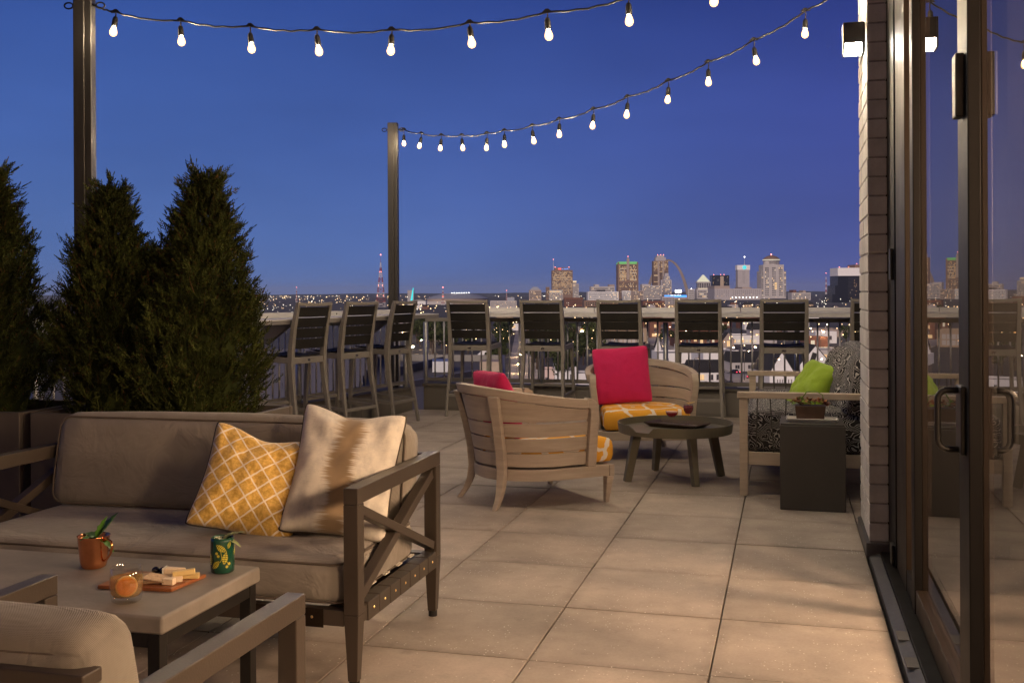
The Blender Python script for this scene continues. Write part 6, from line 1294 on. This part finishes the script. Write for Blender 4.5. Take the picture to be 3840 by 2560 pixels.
for k in range(70):                                         # the many small houses in between
    sx = rh.uniform(1480, 3220); sy = 1150 + 150 * rh.random() ** 1.5
    if abs(sx - 1970) < 40 or (2420 < sx < 2720 and 1225 < sy < 1350): continue
    d = dist_g(sx, sy); wpx = rh.uniform(9, 16) / d * F_PX
    wl, rf = rh.choice(['red_brick', 'stone_warm', 'white_wall', 'tan_brick', 'stone_lilac', 'red_brick']), rh.choice(['dark_roof', 'dark_roof', None])
    zone = next(z for lim, z in ((1700, 'left of the corner bar stool'), (1840, 'behind the corner bar stool'), (1940, 'just left of the tree lined street'), (2120, 'seen through the second bar stool'), (2240, 'between the second and third bar stools'), (2420, 'behind the third bar stool'), (2530, 'between the third and fourth bar stools'), (2720, 'behind the fourth bar stool'), (2840, 'between the fourth and fifth bar stools'), (3040, 'behind the fifth bar stool'), (9999, 'next to the brick pier')) if sx < lim)
    nearness = 'far' if sy < 1180 else 'distant' if sy < 1215 else 'small' if sy < 1260 else 'nearer'
    lab = f"{nearness} {dict(red_brick='red brick', stone_warm='brown', white_wall='white', tan_brick='tan', stone_lilac='grey')[wl]} house with a {'dark pitched' if rf else 'flat'} roof {zone}"
    house('small_house', lab, sx - wpx / 2, sx + wpx / 2, sy - rh.uniform(5, 8) / d * F_PX, sy, wl, rf, rh.uniform(2.5, 4), rh.uniform(9, 15), rh.choice('xy'), [(a, a + .14, .35, .7, rh.choice([DK, LT, LT, 'win_cool'])) for a in (-.32, .12)], group='small houses beyond the railing')
# lower wing of the hotel with its metal roof
WZ = -8.3
wing = thing('hotel_wing', 'broad lower roof with dark parapets below the corner of the railing', 'building', (0, 0, 0))
def P2(sx, d): p = geo(sx, d); return (p.x, p.y)
MB().slab([P2(1885, 30), P2(1885, 146), P2(900, 152), P2(900, 30)], GZ, WZ - .05).build('wall', 'clad_grey', wing); MB().slab([P2(1880, 31), P2(1883, 145), P2(905, 151), P2(905, 31)], WZ - .049, WZ).build('roof', 'membrane', wing)
for a, b in ((P2(1885, 30), P2(1885, 146)), (P2(1885, 146), P2(900, 152))): MB().beam((*a, WZ + .4), (*b, WZ + .4), .45, .9).build('parapet', 'clad_grey', wing)
MB().slab([P2(1798, 112), P2(1872, 112), P2(1872, 116), P2(1798, 116)], WZ, zat(1835, 1356, 112)).build('stair_box', 'tan_box', wing); MB().slab([P2(1800, 111.6), P2(1870, 111.6), P2(1870, 111.95), P2(1800, 111.95)], zat(1835, 1398, 111.8), zat(1835, 1394, 111.8)).build('box_band', 'cube_grey', wing)
MB().beam((*P2(1455, 118), WZ + .5), (*P2(1660, 140), WZ + .5), .5, 1.0).build('parapet', 'membrane', wing); MB().beam((*P2(1500, 104), WZ + .3), (*P2(1790, 121), WZ + .3), .5, .7).build('parapet', 'clad_grey', wing)
MB().slab([P2(1620, 126), P2(1690, 126), P2(1690, 131), P2(1620, 131)], WZ, WZ + 1.3).build('vent_box', 'galvanised', wing)
mr = thing('metal_roof', 'stepped grey metal roof sheets below the angled railing', 'roof', (0, 0, 0))
for r_ in range(9):
    d0 = 148 - r_ * 6.5; zt = WZ + 1.6 - r_ * .12
    for c_ in range(7):
        x0, x1 = 940 + c_ * 72 - r_ * 14, 940 + (c_ + 1) * 72 - r_ * 14 - 1.2
        q = [P2(x0, d0 - 6.6), P2(x1, d0 - 6.6), P2(x1, d0), P2(x0, d0)]
        MB().hexa([(*q[0], zt - .35), (*q[1], zt - .35), (*q[2], zt - .15), (*q[3], zt - .15)], [(*q[0], zt - .05), (*q[1], zt - .05), (*q[2], zt + .18), (*q[3], zt + .18)]).build('roof_sheet', 'metal_roof', mr)
MB().slab([P2(860, 88), P2(1440, 88), P2(1440, 149), P2(860, 149)], WZ + .01, WZ + .25).build('roof_base', 'membrane', mr)

# ------------------------------------------------------------------ city trees
def city_crown(seed, n=420):
    rnd = random.Random(seed); mb = MB(); blobs = [(Vector((rnd.uniform(-2.2, 2.2), rnd.uniform(-2.2, 2.2), rnd.uniform(3.4, 7.2))), rnd.uniform(1.3, 2.1)) for _ in range(9)]
    for _ in range(n):
        c, r = rnd.choice(blobs); d = Vector((rnd.gauss(0, 1), rnd.gauss(0, 1), rnd.gauss(0, 1))).normalized(); p = c + d * r * rnd.uniform(.55, 1.05); a = d.cross(Vector((rnd.uniform(-1, 1), rnd.uniform(-1, 1), rnd.uniform(-1, 1)))).normalized(); b = d.cross(a); s = rnd.uniform(.28, .55)
        mb.add([p - a * s, p + b * s * .7, p + a * s, p - b * s * .7], [(0, 1, 2, 3)])
    v = bpy.data.meshes.new('crown'); v.from_pydata(mb.v, [], mb.f); v.materials.append(M['city_leaf']); return v
crowns = [city_crown(s) for s in (1, 2, 3, 4)]
trk = MB().tube([(0, 0, 0), (.1, 0, 2.5), (0, .1, 5.5)], [.30, .22, .06], 7)
for a in (0, 2.1, 4.2): trk.tube([(0.05, 0, 2.6), (1.2 * math.cos(a), 1.2 * math.sin(a), 4.6)], [.12, .03], 5)
trk = trk.mesh('trunk', 'bark')
rt_ = random.Random(9); spots_t = []
for sy in (1445, 1420, 1395, 1372, 1352, 1336, 1322, 1310, 1296, 1284, 1272):        # both sides of the street
    for off in (-11.5, 11.5): p = spot(1974, sy) + RGT * off; spots_t.append((p, rt_.uniform(.9, 1.35), 'dark street tree lining the long lit street'))
for k in range(26): spots_t.append((spot(rt_.uniform(1555, 1900), rt_.uniform(1255, 1335)), rt_.uniform(1.0, 1.7), 'dark tree in the park beyond the railing corner'))
for k in range(26): spots_t.append((spot(rt_.uniform(2005, 2240), rt_.uniform(1250, 1385)), rt_.uniform(.9, 1.6), 'dark tree on the block behind the white houses'))
for k in range(34): spots_t.append((spot(rt_.uniform(2400, 3230), 1165 + 150 * rt_.random() ** 1.4), rt_.uniform(.7, 1.2), 'small dark tree between the houses in the distance'))
for p, s, lb in spots_t:
    t = thing('street_tree', lb, 'tree', p, rt_.uniform(0, 6.28), lb.replace('dark street tree', 'dark street trees').replace('dark tree', 'dark trees')); t.scale = (s, s, s * rt_.uniform(.9, 1.15))
    obj('crown', rt_.choice(crowns), t); obj('trunk', trk, t)

# ------------------------------------------------------------------ street lamps, cars, and the carpet of far lights
post_me = MB().tube([(0, 0, 0), (0, 0, 7.6), (.3, 0, 8.2), (1.3, 0, 8.4)], [.11, .08, .07, .06], 6).mesh('lamp_post', 'cube_grey')
heads = {}
for m, r in (('sodium', .42), ('mercury', .46), ('signal_green', .34)): heads[m] = MB().lathe([(.01, -r * .6), (r * .8, -r * .4), (r, 0), (r * .6, r * .4), (.01, r * .5)], 10).mesh('lamp_head', m)
lens_me = MB().lathe([(.01, 0), (.34, 0), (.34, .02), (.01, .02)], 12).mesh('lens', 'lamp_lens')
lamps = [(2172, 1300, 1236, 'sodium', 2.2, 'biggest orange street lamp shining between the second and third bar stools'), (1539, 1345, 1296, 'mercury', 1.7, 'bright white street lamp glowing beside the railing corner post'), (2242, 1330, 1281, 'sodium', 1.0, 'small orange street lamp next to the barrel chair pillow'),
         (2424, 1262, 1205, 'mercury', 1.1, 'white street lamp above the brick apartment house'), (2487, 1262, 1206, 'sodium', .9, 'orange street lamp beside the brick apartment house'), (2556, 1275, 1212, 'sodium', 1.1, 'orange street lamp seen through the slats of the fourth stool'),
         (2741, 1358, 1300, 'sodium', 1.0, 'orange street lamp left of the parked cars'), (2822, 1356, 1298, 'sodium', 1.2, 'orange street lamp over the parked cars'), (2940, 1272, 1213, 'sodium', 1.0, 'orange street lamp showing through the fifth stool'), (3077, 1300, 1239, 'sodium', 1.5, 'large orange street lamp right of the last whole stool'),
         (3204, 1312, 1256, 'signal_green', 1.4, 'greenish lamp beside the brick pier'), (3094, 1262, 1215, 'sodium', .8, 'smaller orange lamp above the large one'), (3034, 1270, 1229, 'mercury', .8, 'pale lamp on a far corner left of the large orange one'), (1943, 1370, 1326, 'sodium', .7, 'orange lamp half way up the tree lined street'), (1941, 1340, 1298, 'sodium', .7, 'orange lamp further up the tree lined street'),
         (1936, 1400, 1362, 'sodium', .7, 'orange lamp near the lower end of the tree lined street'), (1574, 1310, 1273, 'signal_green', .9, 'green signal lamp just right of the corner post'), (1586, 1325, 1287, 'signal_green', .8, 'lower green signal lamp right of the corner post'), (1505, 1275, 1243, 'sodium', .8, 'orange lamp left of the corner post under the counter'), (1862, 1250, 1204, 'mercury', .8, 'white lamp right of the corner bar stool')]
for k_, (sx, sy) in enumerate(((1996, 1415), (1950, 1385), (1992, 1355), (1952, 1325), (1985, 1300), (2560, 1312), (2640, 1342), (2700, 1372), (2500, 1290), (2790, 1425), (2850, 1330), (3010, 1310), (2150, 1425), (2230, 1418), (2900, 1470), (3060, 1470), (2600, 1465))):
    lamps.append((sx, sy, sy - 9.5 / dist_g(sx, sy) * F_PX, 'sodium' if k_ % 3 else 'mercury', .5, f"small street lamp number {k_ + 1} of the lamps lining the lower streets".replace(f'number {k_ + 1} of', ORD12[k_] + ' of')))
for sx, yb, yh, m, k, lb in lamps:
    p = spot(sx, yb); d = dist_g(sx, yb); hh = zat(sx, yh, d) - GZ; t = thing('street_lamp', lb, 'street lamp', p, YAW, 'street lamps beyond the railing'); sc = hh / 8.4
    po = obj('lamp_post', post_me, t); po.scale = (sc, sc, sc); hd = obj('lamp_head', heads[m], t, (1.3 * sc, 0, 8.3 * sc)); s = k * (.5 + .5 * d / 500); hd.scale = (s, s, s); ln_ = obj('lens', lens_me, hd, (0, 0, -.34))
mat('car_white', (0.62, 0.62, 0.62), 0.3, 0.1); mat('car_dark', (0.03, 0.03, 0.035), 0.3, 0.2)
def car(label, sx, sy, rz, paint, lit):
    t = thing('parked_car' if not lit else 'car', label, 'car', spot(sx, sy), rz, 'cars down in the streets')
    MB().slab(rrect(2.25, .88, .35, 3), .35, .85).build('body', paint, t, bevel=.08); MB().hexa([(-1.3, -.78, .852), (1.0, -.78, .852), (1.0, .78, .852), (-1.3, .78, .852)], [(-.9, -.64, 1.42), (.45, -.64, 1.42), (.45, .64, 1.42), (-.9, .64, 1.42)]).build('cabin', 'black_glass', t, bevel=.05)
    for x in (-1.4, 1.4):
        for y in (-.86, .86): MB().lathe([(.01, -.1), (.32, -.1), (.32, .1), (.01, .1)], 12).build('wheel', 'rubber', t, (x, y, .32), rot=(R(90), 0, 0))
    for y in (-.6, .6):
        MB().box(2.2, 2.27, y - .16, y + .16, .58, .74).build('headlight', 'mercury' if lit else 'chrome', t); MB().box(-2.27, -2.2, y - .16, y + .16, .62, .76).build('tail_light', 'tail_red' if lit else 'mast_red', t)
for k, (sx, lb) in enumerate(((2762, 'white car parked at the near end of the row'), (2790, 'white car parked in the middle of the row'), (2818, 'white car parked at the far end of the row'), (2470, 'dark car parked near the white turret'))): car(lb, sx, 1318, YAW + R(80), 'car_white' if k < 3 else 'car_dark', False)
car('car with red tail lights waiting at the crossing near the bench', 2812, 1418, YAW + R(70), 'car_dark', True); car('car with red tail lights further along the avenue', 2754, 1400, YAW + R(110), 'car_dark', True); car('car with headlights on coming up beside the white shop', 2735, 1446, YAW + R(-60), 'car_white', True)
def far_lights(name, label, n, m, seed, y0, y1, x0=880, x1=3230, size=.00034, hot=None):
    rnd = random.Random(seed); mb = MB()
    for k in range(n):
        sx = rnd.uniform(x0, x1); sy = y0 + (y1 - y0) * rnd.random() ** 1.6
        if hot and rnd.random() < .5: sx = rnd.choice(hot) + rnd.gauss(0, 40)
        d = min(dist_g(sx, sy), 9500); p = geo(sx, d); r = d * size * rnd.uniform(.45, 1.25); z = GZ + rnd.uniform(5, 11)
        mb.add([(p.x - r, p.y, z), (p.x + r, p.y, z), (p.x, p.y - r, z), (p.x, p.y + r, z), (p.x, p.y, z + r), (p.x, p.y, z - r)], [(0, 2, 4), (2, 1, 4), (1, 3, 4), (3, 0, 4), (2, 0, 5), (1, 2, 5), (3, 1, 5), (0, 3, 5)])
    return tag(mb.build(name, m), label, 'lights', kind='stuff')
emit('far_warm', (1.0, 0.66, 0.32), 5.0, False); emit('far_white', (1.0, 0.90, 0.72), 4.5, False)
far_lights('city_lights', 'scattered warm street lights of the distant suburbs', 260, 'far_warm', 3, 1112, 1180, 500, 4300, hot=[1000, 1040, 1160, 1240, 1330, 1500, 1620]); far_lights('city_lights', 'scattered white lights across the distant city', 240, 'far_white', 4, 1112, 1200, 500, 4300, hot=[1020, 1160, 2100, 2450, 3080])
far_lights('city_lights', 'small warm lights among the nearer streets and trees', 520, 'far_warm', 6, 1165, 1350, 1480, 3700, .00055)

# ------------------------------------------------------------------ evening haze over the city
hz = MB().box(-31000, 31000, -3500, 33000, GZ - 1, 215).mesh('haze', 'asphalt')
hm_, nt, b = new_mat('haze'); nt.nodes.remove(b); out = [n for n in nt.nodes if n.type == 'OUTPUT_MATERIAL'][0]
pv = node(nt, 'ShaderNodeVolumePrincipled', {'Color': (0.70, 0.80, 1.0, 1), 'Density': 2.4e-5, 'Anisotropy': 0.0}); link(nt, pv.outputs[0], out.inputs['Volume'])
hz.materials.clear(); hz.materials.append(hm_); tag(obj('haze', hz), 'thin bluish evening haze over the distant city', 'haze', kind='stuff')
